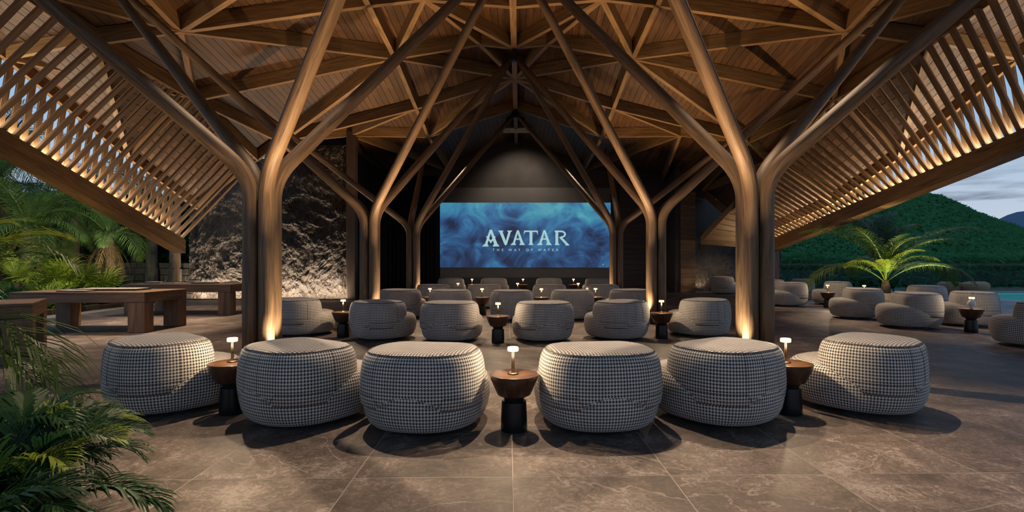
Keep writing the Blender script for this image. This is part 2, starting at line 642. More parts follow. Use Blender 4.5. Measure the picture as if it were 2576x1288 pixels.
for k_, (_, wx, wy) in enumerate(cands):
    if k_ < 295:
        o = t0 if k_ == 0 else t0.copy()
        if k_:
            COL.objects.link(o)
            o.parent = floor
        o.location = (wx, wy, 0)
        o.rotation_euler = (0, 0, rot)
    else:
        b0 = len(rest_v)
        for zz in (-0.02, 0.0):
            for dx, dy in ((-1, -1), (1, -1), (1, 1), (-1, 1)):
                ax, ay = dx * (TW - GAP) / 2, dy * (TL - GAP) / 2
                rest_v.append((wx + ax * ca - ay * sa, wy + ax * sa + ay * ca, zz))
        rest_f += [tuple(b0 + v for v in f) for f in BOXF]
if rest_v:
    tag(obj('far_tiles', rest_v, rest_f, 'floor', floor), kind='stuff')

# garden soil on the left, land on the right
g = box('garden_soil', -70, -15.0, -45, 70, -0.4, -0.02, 'soil')
tag(g, 'dark soil of the garden bed beside the floor', 'soil', kind='structure')
g = box('ground', 22.0, 90.0, -45, 21.0, -0.4, -0.006, 'pooltile')
tag(g, 'stone terrace paving at the right edge', 'paving', kind='structure')
g = box('ground_rear', -15.0, 90.0, 31.0, 36, -0.4, -0.02, 'soil')
tag(g, 'dark planted ground behind the terrace', 'soil', kind='structure')

# ------------------------------------------------------------------ roof nodes (x from the axis, y, z of the timber undersides)
N = {
    'Z0': (0, -6.0, 8.7), 'Z1': (3.93, -6.0, 8.7), 'Z2': (8.9, -6.0, 8.4), 'Z3': (11.1, -6.0, 8.15), 'Z4': (13.2, -6.0, 8.3),
    'R0': (0, 8.25, 8.7), 'M1': (3.93, 8.25, 8.7), 'M2': (8.9, 8.25, 8.4), 'M3': (11.1, 8.25, 8.0), 'O00': (13.2, 8.25, 8.15),
    'R05': (0, 11.2, 8.7), 'N1': (3.93, 11.2, 8.7), 'N2': (8.93, 11.2, 8.45), 'N3': (11.1, 11.2, 7.7), 'O0': (13.15, 11.2, 7.55),
    'R1': (0, 14.2, 8.66), 'C': (3.93, 14.1, 8.64), 'D': (2.45, 14.2, 8.86), 'B': (9.13, 14.2, 7.97), 'S': (10.83, 13.4, 7.3), 'O1': (13.05, 13.3, 6.80),
    'R2': (0, 17.1, 8.72), 'E': (1.12, 17.1, 8.84), 'A': (3.93, 17.1, 8.37), 'K': (10.83, 17.5, 7.1), 'O2': (13.05, 17.5, 5.08),
    'R3': (0, 20.0, 8.73), 'F': (3.93, 20.6, 7.75), 'J': (9.73, 21.5, 6.6),
    'R4': (0, 23.5, 8.6), 'G': (3.93, 23.4, 7.3), 'Q': (7.4, 23.2, 7.3),
    'R5': (0, 30.2, 8.5), 'G2': (3.93, 30.2, 6.9), 'Q2': (8.5, 30.2, 6.2), 'J2': (10.5, 29.5, 5.6),
}
NL = dict(N); NR = dict(N)
NL['L'] = (10.83, 21.7, 5.9); NL['O3'] = (13.05, 21.2, 3.75); NL['L2'] = (12.5, 23.0, 5.2)
NR['L'] = (10.83, 21.7, 5.6); NR['O3'] = (13.05, 21.2, 3.95)
NR['L2'] = (10.83, 26.4, 3.95); NR['O4'] = (13.05, 26.4, 3.15)

BEAMH = 0.42


def node(side, k):
    s = -1 if side == 'left' else 1
    x, y, z = (NL if s < 0 else NR)[k]
    return Vector((X0 + s * x, y, z))


facets_common = ['Z0 Z1 M1 R0', 'Z1 Z2 M2 M1', 'Z2 Z3 M3 M2', 'Z3 Z4 O00 M3', 'R0 M1 N1 R05', 'M1 M2 N2 N1', 'M2 M3 N3 N2', 'M3 O00 O0 N3',
                 'R05 N1 D', 'R05 D R1', 'N1 C D', 'N1 B C', 'N1 N2 B', 'N2 N3 B', 'N3 S B', 'R1 D R2', 'D E R2', 'D A E', 'E A R3', 'E R3 R2',
                 'C A D', 'C B A', 'B K A', 'B S K', 'A K J', 'A J F', 'A F R3', 'F G R3', 'J Q F', 'F Q G', 'G R4 R3', 'R4 G G2', 'R4 G2 R5',
                 'Q Q2 G2', 'Q G2 G', 'J J2 Q2', 'J Q2 Q', 'K L J', 'N3 O0 O1', 'N3 O1 S', 'S O1 O2', 'S O2 K', 'K O2 O3', 'K O3 L']
facets_right = ['L O3 O4', 'L O4 L2', 'L L2 J2', 'L J2 J']
facets_left = ['L J2 J']


def clip_x(poly, lo, hi):
    for sgn, lim in ((1, lo), (-1, -hi)):
        out = []
        for i in range(len(poly)):
            a, b = poly[i], poly[(i + 1) % len(poly)]
            da, db = sgn * a.x - lim, sgn * b.x - lim
            if da >= 0:
                out.append(a)
            if (da > 0 > db) or (da < 0 < db):
                out.append(a.lerp(b, da / (da - db)))
        poly = out
        if len(poly) < 3:
            return []
    return poly


def prism(poly, th):
    """flat polygon given thickness upward; verts, faces, uvs (u along depth)"""
    n = len(poly)
    v = list(poly) + [p + Vector((0, 0, th)) for p in poly]
    f = [tuple(range(n)), tuple(reversed(range(n, 2 * n)))]
    for i in range(n):
        j = (i + 1) % n
        f.append((i, n + i, n + j, j))
    uv = []
    for fc in f:
        for k in fc:
            uv.append((v[k].y, v[k].x + v[k].z))
    return v, f, uv


PW = 0.215
for side in ('left', 'right'):
    s = -1 if side == 'left' else 1
    ceil = empty('ceiling_' + side, (0, 0, 0), label='boarded timber ceiling folding down to the ' + side, kind='structure')
    planks = []
    for fs in facets_common + (facets_left if s < 0 else facets_right):
        ks = fs.split()
        poly = [node(side, k) + Vector((0, 0, BEAMH)) for k in ks]
        a2 = (poly[1] - poly[0]).cross(poly[2] - poly[0])
        if a2.z > 0:
            poly = list(reversed(poly))
        v, f, uv = prism([p + Vector((0, 0, 0.035)) for p in poly], 0.10)
        panel = obj('roof_panel', v, f, 'darkwood', ceil, uvs=uv)
        ymax = max(p.y for p in poly)
        if ymax < 11.3:
            continue
        xmin, xmax = min(p.x for p in poly), max(p.x for p in poly)
        k0 = math.floor(xmin / PW)
        while k0 * PW < xmax:
            q = clip_x(poly, k0 * PW + 0.006, (k0 + 1) * PW - 0.006)
            k0 += 1
            if len(q) < 3:
                continue
            area = 0
            for i in range(1, len(q) - 1):
                area += (q[i] - q[0]).cross(q[i + 1] - q[0]).length / 2
            if area < 0.004:
                continue
            yc = sum(p.y for p in q) / len(q)
            dz = random.uniform(0, 0.008)
            planks.append((area / yc ** 2, [p + Vector((0, 0, dz)) for p in q], panel))
    planks.sort(key=lambda t: -t[0])
    sv, sf, suv = [], [], []
    for i, (_, q, panel) in enumerate(planks):
        v, f, uv = prism(q, 0.035)
        if i < 298:
            obj('plank', v, f, 'deck', panel, uvs=uv)
        else:
            b0 = len(sv)
            sv += v
            sf += [tuple(b0 + a for a in fc) for fc in f]
            suv += uv
    tag(obj('small_planks', sv, sf, 'deck', ceil, uvs=suv), kind='stuff')

    # timber grid under the boards
    fr = empty('roof_frame_' + side, (0, 0, 0), label='timber beams carrying the ceiling, ' + side + ' half', kind='structure')
    E1 = ['R1 D', 'D C', 'C B', 'B A', 'C A', 'D A', 'D R2', 'D E', 'E R3', 'A E', 'E R2', 'A R3', 'A F', 'F G', 'J F', 'F R3', 'A J', 'A K', 'B N1', 'B N2', 'B N3', 'B S', 'B K',
          'N3 S', 'S K', 'K J', 'K L', 'J L', 'G R3', 'G R4', 'G Q', 'Q F', 'J Q', 'N1 C', 'N1 R05', 'N1 N2', 'N2 N3', 'R05 D', 'N1 D', 'M1 N1', 'M2 N2', 'M3 N3', 'R0 M1', 'M1 M2', 'M2 M3',
          'G G2', 'Q G2', 'Q Q2', 'S O1', 'K O2', 'L O3', 'N3 O0', 'O0 O1', 'O1 O2', 'O2 O3', 'S O2', 'K O1', 'O00 O0', 'M3 O00', 'J J2']
    if s > 0:
        E1 += ['L L2', 'L2 O4', 'O3 O4', 'L O4', 'L2 J2', 'L J2']
    for e in E1:
        a, b = e.split()
        outer = a[0] == 'O' or b[0] == 'O'
        pa, pb = node(side, a), node(side, b)
        dv = (pb - pa).normalized() * 0.02
        w_ = 0.15 if not outer else 0.13
        h_ = BEAMH if not outer else 0.34
        beam('beam', pa - dv + Vector((0, 0, BEAMH - h_)), pb + dv + Vector((0, 0, BEAMH - h_)), w_ + random.uniform(-0.01, 0.01), h_, 'beam', fr)

ridge = empty('ridge_beam', (0, 0, 0), label='central ridge beam running to the screen wall', kind='structure')
seq = ['R0', 'R05', 'R1', 'R2', 'R3', 'R4', 'R5']
for a, b in zip(seq[:-1], seq[1:]):
    pa, pb = Vector(N[a]), Vector(N[b])
    pa.x = pb.x = X0
    beam('beam', pa, pb, 0.19, 0.44, 'beam', ridge)
for y_, z_ in ((17.1, 8.46), (23.5, 8.36)):
    lathe('steel_hub', [(0.10, -0.16), (0.17, -0.12), (0.17, 0.10), (0.10, 0.22)], 'blackmetal', ridge, 10).location = (X0, y_, z_)
    for s in (-1, 1):
        for t in (-1, 1):
            stick('steel_cleat', (X0, y_, z_ + 0.05), (X0 + s * 0.42, y_ + t * 0.30, z_ - 0.28), 0.05, 0.12, 'blackmetal', ridge)

# ------------------------------------------------------------------ tree-like columns
col_y = [8.25, 14.2, 20.0]
col_name = ['nearest', 'middle', 'farthest']
col_ends = {
    ('l', 0): None,
}


def column(side, i):
    s = -1 if side == 'left' else 1
    y = col_y[i]
    x = X0 + s * 3.93
    e = empty('tree_column', (x, y, 0), label='%s branching timber column on the %s, four poles bending outward into the roof' % (col_name[i], side),
              cat='column', group='branching timber columns')
    lathe('base_plate', [(0.36, 0.0), (0.36, 0.012)], 'blackmetal', e, 24)
    zi = {0: 8.42, 1: 8.42, 2: 8.42}[i]
    yf, yb = y - 2.95, y + 2.95
    if i == 2:
        yb = 23.5
    ends = [(0.10, yf, zi), (0.10, yb, zi - (0.1 if i == 2 else 0)),
            (8.93, yf, 8.0 if i < 2 else 7.05), (8.93, yb, 8.0 if i == 0 else 7.05)]
    if i == 2:
        ends[3] = (4.3, 24.6, 7.0)
    offs = [(-1, -1), (-1, 1), (1, -1), (1, 1)]
    for (ox, oy), (ex, ey, ez) in zip(offs, ends):
        r = 0.120
        bx, by = s * ox * 0.124, oy * 0.124
        if i == 2 and ox == 1 and oy == 1:
            zb = 2.85
        else:
            zb = 2.68
        endp = Vector((X0 + s * ex - x, ey - y, ez))
        b0 = Vector((bx, by, zb))
        c0 = Vector((bx, by, zb + 0.36))
        dirv = (endp - c0).normalized()
        b2 = c0 + dirv * 0.42
        pts = [Vector((bx, by, 0.012)), Vector((bx, by, 0.9)), Vector((bx, by, 1.8))]
        rad = [r, r, r]
        for k in range(0, 9):
            t = k / 8
            pts.append(b0 * (1 - t) ** 2 + c0 * (2 * t * (1 - t)) + b2 * t ** 2)
            rad.append(r)
        for t in (0.25, 0.5, 0.75, 1.0):
            pts.append(b2.lerp(endp, t))
            rad.append(r - 0.03 * t)
        tube('pole', pts, rad, 'pole', e, seg=16)
    return e


for side in ('left', 'right'):
    for i in range(3):
        column(side, i)

# ------------------------------------------------------------------ slatted screens along the eaves
def lerp_tab(tab, y):
    for (y0, z0), (y1, z1) in zip(tab[:-1], tab[1:]):
        if y <= y1:
            return z0 + (z1 - z0) * (y - y0) / (y1 - y0)
    return tab[-1][1]


def slat_screen(side):
    s = -1 if side == 'left' else 1
    XV = X0 + s * 13.03
    XU = X0 + s * 10.85
    vtab = [(8.0, 6.2), (13.14, 5.0), (20.1, 2.55)] if s < 0 else [(8.0, 6.1), (13.2, 5.0), (26.4, 2.72)]
    utab = [(8.0, 8.0), (11.2, 7.72), (13.4, 7.3), (17.5, 7.1), (21.7, 5.9)] if s < 0 else [(8.0, 8.0), (11.2, 7.72), (13.4, 7.3), (17.5, 7.1), (21.7, 5.6), (26.4, 3.95)]
    otab = [(8.0, 8.1), (11.2, 7.5), (13.3, 6.85), (17.5, 5.15), (21.2, 3.85)] if s < 0 else [(8.0, 8.1), (11.2, 7.5), (13.3, 6.85), (17.5, 5.15), (21.2, 4.05), (26.4, 3.3)]
    e = empty('slat_screen', (XV, 10.0, 0), label='timber slat screen of crossing slats hanging from the %s roof edge' % side, cat='slat screen')
    off = Vector((-XV, -10.0, 0))
    yend = 20.1 if s < 0 else 26.4
    # eave beam
    ys = [8.0, 13.14, yend]
    for a, b in zip(ys[:-1], ys[1:]):
        pa = Vector((XV, a, lerp_tab(vtab, a) - 0.46)) + off
        pb = Vector((XV, b, lerp_tab(vtab, b) - 0.46)) + off
        beam('eave_beam', pa - Vector((0, 0, 0.08)), pb - Vector((0, 0, 0.08)), 0.46, 0.52, 'beam', e)
    step = 0.315 if s < 0 else 0.325
    y = 10.2
    while y < yend - 0.05:
        zb = lerp_tab(vtab, y)
        yt = y + (min(1.7, 0.5 + 0.19 * (y - 13.4)) if s < 0 else lerp_tab([(8, -1.2), (14.3, -0.6), (16.85, 0.4), (18.4, 1.1), (30, 1.1)], y))
        yt = min(yt, 21.7 if s < 0 else 26.4)
        pb = Vector((XV - s * 0.10, y, zb - 0.05)) + off
        pt = Vector((XU, yt, lerp_tab(utab, yt) + 0.05)) + off
        stick('inner_slat', pb, pt, 0.075, 0.14, 'slat', e)
        y += step
    y = 10.2 + step / 2
    while y < yend - 0.4:
        zb = lerp_tab(vtab, y)
        zt = lerp_tab(otab, y + 0.3) + 0.1
        if zt > zb + 0.15:
            pb = Vector((XV + s * 0.10, y, zb - 0.05)) + off
            pt = Vector((XV + s * 0.08, y + 0.30, zt)) + off
            stick('outer_slat', pb, pt, 0.05, 0.17, 'slat', e)
        y += step
    # continuous lamp strip lying on the beam, lighting the feet of the slats
    for a, b in zip(ys[:-1], ys[1:]):
        pa = Vector((XV, a, lerp_tab(vtab, a) + 0.02))
        pb = Vector((XV, b, lerp_tab(vtab, b) + 0.02))
        strip(pa, pb, 0.05, 28 * (b - a), (-s * 0.1, 0, 1), (1.0, 0.83, 0.60))


slat_screen('left')
slat_screen('right')

# posts under the ends of the eaves
for (px, py, z1, w, lab) in ((-14.3, 21.6, 5.0, 0.14, 'slim timber post at the low end of the left eave beam'), (13.35, 26.9, 3.4, 0.26, 'slim timber post at the low end of the right eave beam')):
    p = bevelbox('timber_post', -w / 2, w / 2, -w / 2, w / 2, 0, z1, 0.012, 'table')
    p.location = (px, py, 0)
    tag(p, lab, 'post')

# ------------------------------------------------------------------ rear walls
DW = 30.0


def gable_wall():
    xs = [(-8.1, 7.4), (-4.1, 7.9), (X0, 9.4), (3.76, 7.9), (9.3, 7.4)]
    v = [(-8.1, DW, -0.05)] + [(x, DW, z) for x, z in xs] + [(9.3, DW, -0.05)]
    n = len(v)
    v2 = v + [(x, y + 0.3, z) for x, y, z in v]
    f = [tuple(range(n)), tuple(reversed(range(n, 2 * n)))] + [(i, n + i, n + (i + 1) % n, (i + 1) % n) for i in range(n)]
    o = obj('wall_back', v2, f, 'plaster')
    tag(o, 'dark plaster gable wall behind the screen', kind='structure')


gable_wall()
# pale surround of the projection
sc_x0, sc_x1 = (1107 - CX) * 29.85 / F, (1536 - CX) * 29.85 / F
zz = lambda py: EYE + (CY - py) * 29.85 / F
pnl = box('trim_1', sc_x0, sc_x1, 29.86, 29.99, 0.75, zz(472), 'screenwall')
tag(pnl, 'grey brown panel framing the projected picture', kind='structure')
bb = box('baseboard_back', -8.0, 9.2, 29.86, 30.0, 0, 0.74, 'darkboard')
tag(bb, 'low dark plinth under the screen', kind='structure')

scr = empty('projection_screen', ((sc_x0 + sc_x1) / 2, 29.84, zz(673)), label='wide projected film title picture in cloudy blue on the rear wall', cat='screen')
sw, sh = sc_x1 - sc_x0, zz(510) - zz(673)
v = [(-sw / 2, 0, 0), (sw / 2, 0, 0), (sw / 2, 0, sh), (-sw / 2, 0, sh), (-sw / 2, 0.015, 0), (sw / 2, 0.015, 0), (sw / 2, 0.015, sh), (-sw / 2, 0.015, sh)]
f = [(0, 1, 2, 3), (5, 4, 7, 6), (0, 4, 5, 1), (1, 5, 6, 2), (2, 6, 7, 3), (3, 7, 4, 0)]
uvv = [((x + sw / 2) / sw, z / sh) for x, y, z in v]
obj('picture', v, f, 'screen', scr, uvs=uvv)

LET = {  # convex pieces in a unit box, serif capitals
    'A': [[(0.44, 1.0), (0.56, 1.0), (0.30, 0.10), (0.15, 0.10)], [(0.44, 1.0), (0.57, 1.0), (0.90, 0.10), (0.70, 0.10)],
          [(0.0, 0.0), (0.38, 0.0), (0.32, 0.14), (0.13, 0.14)], [(0.60, 0.0), (1.0, 0.0), (0.90, 0.14), (0.68, 0.14)],
          [(0.27, 0.36), (0.73, 0.36), (0.70, 0.45), (0.30, 0.45)]],
    'V': [[(0.08, 0.93), (0.30, 0.93), (0.62, 0.10), (0.52, -0.04), (0.44, 0.05)], [(0.72, 0.93), (0.90, 0.93), (0.62, 0.05), (0.52, -0.04), (0.50, 0.12)],
          [(0.0, 1.0), (0.38, 1.0), (0.32, 0.90), (0.08, 0.90)], [(0.62, 1.0), (1.0, 1.0), (0.90, 0.90), (0.70, 0.90)]],
    'T': [[(0.42, 0.95), (0.62, 0.95), (0.62, 0.08), (0.42, 0.08)], [(0.05, 1.0), (1.0, 1.0), (0.99, 0.90), (0.03, 0.90)],
          [(0.05, 0.95), (0.14, 0.92), (0.01, 0.70)], [(0.90, 0.92), (1.0, 0.95), (0.99, 0.68)], [(0.34, 0.0), (0.70, 0.0), (0.62, 0.14), (0.42, 0.14)]],
    'R': [[(0.06, 1.0), (0.24, 1.0), (0.24, 0.0), (0.06, 0.0)], [(0.0, 1.0), (0.45, 1.0), (0.45, 0.89), (0.03, 0.89)],
          [(0.45, 1.0), (0.62, 0.96), (0.58, 0.86), (0.42, 0.89)], [(0.62, 0.96), (0.74, 0.84), (0.64, 0.77), (0.55, 0.87)],
          [(0.74, 0.84), (0.76, 0.70), (0.63, 0.70), (0.63, 0.78)], [(0.76, 0.71), (0.68, 0.57), (0.58, 0.63), (0.63, 0.71)],
          [(0.68, 0.57), (0.50, 0.49), (0.28, 0.52), (0.45, 0.60), (0.58, 0.64)],
          [(0.30, 0.53), (0.50, 0.52), (0.98, 0.0), (0.78, -0.02)], [(0.0, 0.0), (0.34, 0.0), (0.26, 0.12), (0.05, 0.12)], [(0.70, -0.04), (1.0, -0.02), (0.92, 0.07), (0.78, 0.05)]],
}
LET['Q'] = LET['A'][:4] + [[(0.22, 0.60), (0.30, 0.60), (0.52, 0.34), (0.50, 0.18)], [(0.70, 0.60), (0.80, 0.60), (0.50, 0.18), (0.48, 0.34)]]


def letter(ch, x0p, x1p, y0p, y1p):
    sx = 29.85 / F
    ox = (x0p - CX) * sx - (sc_x0 + sc_x1) / 2
    oz = zz(y1p) - zz(673)
    w, h = (x1p - x0p) * sx, (y1p - y0p) * sx
    vs, fs = [], []
    for pc in LET[ch]:
        b0 = len(vs)
        ar = sum(pc[i][0] * pc[(i + 1) % len(pc)][1] - pc[(i + 1) % len(pc)][0] * pc[i][1] for i in range(len(pc)))
        if ar < 0:
            pc = pc[::-1]
        n = len(pc)
        for yy in (-0.012, 0.0):
            for (a, b) in pc:
                vs.append((ox + a * w, yy, oz + b * h))
        fs.append(tuple(range(b0, b0 + n)))
        for i in range(n):
            fs.append((b0 + i, b0 + n + i, b0 + n + (i + 1) % n, b0 + (i + 1) % n))
    obj('letter', vs, fs, 'letter', scr)


for ch, a, b, t, u in (('Q', 1212.6, 1256.6, 578, 620), ('V', 1253, 1289, 580, 616.5), ('A', 1284, 1321, 579.5, 616.5), ('T', 1317, 1353, 580, 616.5), ('A', 1350.6, 1388, 579, 616.5), ('R', 1395, 1433, 580, 616.5)):
    letter(ch, a, b, t, u)


def subtitle(txt, xs, y0p, y1p):
    sx = 29.85 / F
    h = (y1p - y0p) * sx
    for ch, xp in zip(txt, xs):
        cu = bpy.data.curves.new('letter', 'FONT')
        cu.body = ch
        cu.size = h * 1.36
        cu.extrude = 0.004
        cu.align_x = 'CENTER'
        o = bpy.data.objects.new('letter_curve', cu)
        COL.objects.link(o)
        dg = bpy.context.evaluated_depsgraph_get()
        me = bpy.data.meshes.new_from_object(o.evaluated_get(dg))
        bpy.data.objects.remove(o)
        me.materials.clear()
        me.materials.append(M['letter'])
        q = bpy.data.objects.new('letter', me)
        COL.objects.link(q)
        q.parent = scr
        q.rotation_euler = (PI / 2, 0, 0)
        q.location = ((xp - CX) * sx - (sc_x0 + sc_x1) / 2, -0.008, zz(y1p) - zz(673))


c0, c1 = 1180, 280 / 2576.0
subtitle('THEWAYOFWATER', [c0 + c1 * q for q in (567, 672, 775, 955, 1068, 1162, 1350, 1455, 1635, 1747, 1845, 1940, 2037)], 625.2, 631.8)

subtitle('<', [1517], 662.5, 668)

# wall washer under the ridge
fx = empty('wall_washer', (X0 + 0.05, 27.0, 8.36), label='grey enamel wall washer lamp hanging under the ridge above the screen', cat='lamp')
hexa('housing', [(-0.70, -0.22, 0), (0.70, -0.22, 0), (0.72, 0.25, 0.10), (-0.72, 0.25, 0.10), (-0.77, -0.25, 0.24), (0.77, -0.25, 0.24), (0.77, 0.25, 0.26), (-0.77, 0.25, 0.26)], 'fixture', fx)
for s in (-1, 1):
    stick('hanger', (s * 0.5, 0.05, 0.24), (s * 0.5, 0.05, 0.55), 0.03, 0.03, 'blackmetal', fx)
spot((X0 + 0.05, 27.35, 8.25), (X0 + 0.3, 29.9, 5.2), 420, 100, (1.0, 0.86, 0.70), 0.8, 0.1)
spot((X0 + 0.6, 28.4, 8.3), (X0 + 1.0, 29.95, 6.6), 60, 40, (1.0, 0.88, 0.74), 0.9, 0.05)


def rough_wall(name, x0, x1, y, z0, z1, label, amp=0.22, seed=0.0, nx=110, nz=80):
    v, f = [], []
    for j in range(nz + 1):
        for i in range(nx + 1):
            x = x0 + (x1 - x0) * i / nx
            z = z0 + (z1 - z0) * j / nz
            q = Vector((x * 0.55 + seed, z * 0.45, seed * 0.7))
            wv = noise.noise_vector(q * 0.8) * 0.9
            r = noise.ridged_multi_fractal(q + wv, 1.0, 2.1, 5, 1.0, 2.0) * 0.5
            t = noise.fractal(q * 3.0, 1.0, 2.0, 4)
            c = abs(noise.noise(q * 1.1 + wv * 1.4))
            crack = max(0.0, 1 - c / 0.07)
            c2 = abs(noise.noise(q * 2.6 + wv * 0.9 + Vector((7, 3, 1))))
            patch = max(0.0, min(1.0, 0.5 + 2.2 * noise.noise(q * 0.9 + Vector((4, 4, 4)))))
            fine = noise.fractal(q * 7.0 + wv * 2, 0.8, 2.1, 4)
            med = noise.fractal(q * 2.2 + wv, 0.7, 2.0, 6)
            d = amp * (0.45 * med + 0.20 * fine + 0.22 * patch * max(0.0, 1 - c / 0.035) + 0.10 * patch * max(0.0, 1 - c2 / 0.04) + 0.3)
            v.append((x, y - 0.05 - d, z))
    for j in range(nz):
        for i in range(nx):
            a = j * (nx + 1) + i
            f.append((a, a + 1, a + nx + 2, a + nx + 1))
    b0 = len(v)
    v += [(x0, y + 0.35, z0), (x1, y + 0.35, z0), (x1, y + 0.35, z1), (x0, y + 0.35, z1)]
    tl, tr = nz * (nx + 1), nz * (nx + 1) + nx
    f.append((b0, b0 + 3, b0 + 2, b0 + 1))
    f.append(tuple([b0] + [j * (nx + 1) for j in range(nz + 1)] + [b0 + 3]))
    f.append(tuple([b0 + 2] + [j * (nx + 1) + nx for j in range(nz, -1, -1)] + [b0 + 1]))
    f.append(tuple([b0 + 3] + [nz * (nx + 1) + i for i in range(nx + 1)] + [b0 + 2]))
    f.append(tuple([b0 + 1] + [i for i in range(nx, -1, -1)] + [b0]))
    o = obj(name, v, f, 'stone')
    tag(o, label, kind='structure')
    return o


rough_wall('wall_left', -14.8, -11.3, 23.3, 0, 6.3, 'rough dark lava stone wall panel behind the far timber table', seed=3.1, nx=150, nz=240)
rough_wall('wall_left_inner', -11.26, -7.75, 23.3, 0, 6.9, 'rough dark lava stone wall panel left of the black curtains', seed=9.4, nx=150, nz=250)
for k in range(9):
    x = -14.4 + k * 0.81
    spot((x, 22.72, 0.06), (x, 23.12, 1.5), 80, 100, (1.0, 0.80, 0.58), 1.0, 0.03)
stp = strip((-14.7, 22.85, 0.05), (-7.8, 22.85, 0.05), 0.06, 420, (0, 0.35, 1), (1.0, 0.80, 0.58))
kb = box('trim_2', -14.8, -7.75, 22.70, 22.95, 0, 0.035, 'blackmetal')
tag(kb, 'dark kerb with recessed lamps along the stone wall', kind='structure')
# return wall and corner post
rw = box('wall_left_return', -8.1, -7.75, 23.6, 30.0, 0, 7.0, 'plaster')
tag(rw, 'dark side wall beside the curtains', kind='structure')
cp = bevelbox('corner_post', -0.20, 0.20, -0.2, 0.2, 0, 7.5, 0.015, 'darkwood')
cp.location = (-7.5, 23.2, 0)
tag(cp, 'dark timber post at the corner of the left stone wall', 'post')


def curtain(p0, p1, z0, z1, label):
    p0, p1 = Vector(p0), Vector(p1)
    d = p1 - p0
    ln = d.length
    t = d.normalized()
    nrm = Vector((t.y, -t.x, 0))
    n = int(ln / 0.022)
    v, f = [], []
    for k, z in enumerate((z0, (z0 + z1) / 2, z1)):
        for i in range(n + 1):
            u = ln * i / n
            a = 0.06 * math.sin(u * 26) + 0.03 * math.sin(u * 11 + 1) + 0.008 * k
            v.append(p0 + t * u + nrm * a + Vector((0, 0, z)))
    for k in range(2):
        for i in range(n):
            a = k * (n + 1) + i
            f.append((a, a + 1, a + n + 2, a + n + 1))
    o = obj('curtain', v, f, 'curtain', smooth=True)
    md = o.modifiers.new('thick', 'SOLIDIFY')
    md.thickness = 0.01
    tag(o, label, 'curtain')


curtain((-7.5, 29.6, 0), (-4.65, 29.6, 0), 0.02, 6.6, 'black floor length curtain hanging left of the screen')
curtain((-7.55, 23.7, 0), (-7.55, 29.5, 0), 0.02, 6.7, 'black floor length curtain along the left side wall')

# right plank wall
pw_ = empty('wall_right_back', (0, 0, 0), label='dark horizontal plank wall right of the screen', kind='structure')
zq = 0.0
while zq < 6.2:
    hq = 0.30
    box('plank', 5.75, 9.3, 29.70 + random.uniform(0, 0.02), 29.98, zq + 0.006, zq + hq - 0.006, 'darkwood', pw_)
    zq += hq
pil = empty('trim_3', (0, 0, 0), label='timber clad pilaster at the right end of the plank wall', kind='structure')
zq = 0.0
while zq < 5.2:
    box('plank', 8.72, 9.52, 27.9, 28.3, zq + 0.004, zq + 0.26 - 0.004, 'table', pil)
    zq += 0.26
rough_wall('wall_right', 9.55, 14.6, 28.9, 0, 3.3, 'rough grey stone wall in the far right nook', seed=15.2, nx=70, nz=50, amp=0.16)

uw = box('wall_right_upper', 8.6, 14.6, 29.0, 29.3, 3.28, 7.2, 'plaster')
tag(uw, 'dark wall above the far right stone nook', kind='structure')
uw = box('wall_right_side', 8.45, 8.72, 28.0, 30.0, 0, 7.0, 'plaster')
tag(uw, 'dark return wall beside the pilaster', kind='structure')
# folded soffit in the far right corner
P1, P2 = Vector((9.25, 26.3, 2.62)), Vector((12.9, 26.4, 2.35))
P3, P4 = Vector((11.2, 25.4, 5.0)), Vector((12.95, 25.8, 3.9))
sof = empty('rear_soffit', (9.3, 26.4, 0), label='small lit plank soffit folded down at the far right corner', cat='soffit')
o_ = Vector((9.3, 26.4, 0))
nb = 9
for k in range(nb):
    a0, a1 = k / nb, (k + 1) / nb - 0.012
    lo0, lo1 = P1.lerp(P3, a0), P1.lerp(P3, a1)
    hi0, hi1 = P2.lerp(P4, a0), P2.lerp(P4, a1)
    lo0, lo1, hi0, hi1 = [p - o_ + Vector((0, 0, 0.22)) for p in (lo0, lo1, hi0, hi1)]
    u = Vector((0, 0.02, 0.03))
    hexa('soffit_board', [lo0, hi0, hi1, lo1, lo0 + u, hi0 + u, hi1 + u, lo1 + u], 'slat', sof)
beam('soffit_beam', P1 - o_, P3 - o_, 0.22, 0.34, 'beam', sof)
beam('soffit_beam', P1 - o_ + Vector((0, 0.1, -0.06)), P2 - o_ + Vector((0, 0.1, -0.06)), 0.22, 0.34, 'beam', sof)
spot((12.2, 24.7, 2.0), (11.0, 26.0, 3.6), 130, 90, WARM2)

# ------------------------------------------------------------------ lounge chairs
def sup(a, b, n, t):
    c, s_ = math.cos(t), math.sin(t)
    return (a * math.copysign(abs(c) ** (2 / n), c), b * math.copysign(abs(s_) ** (2 / n), s_))


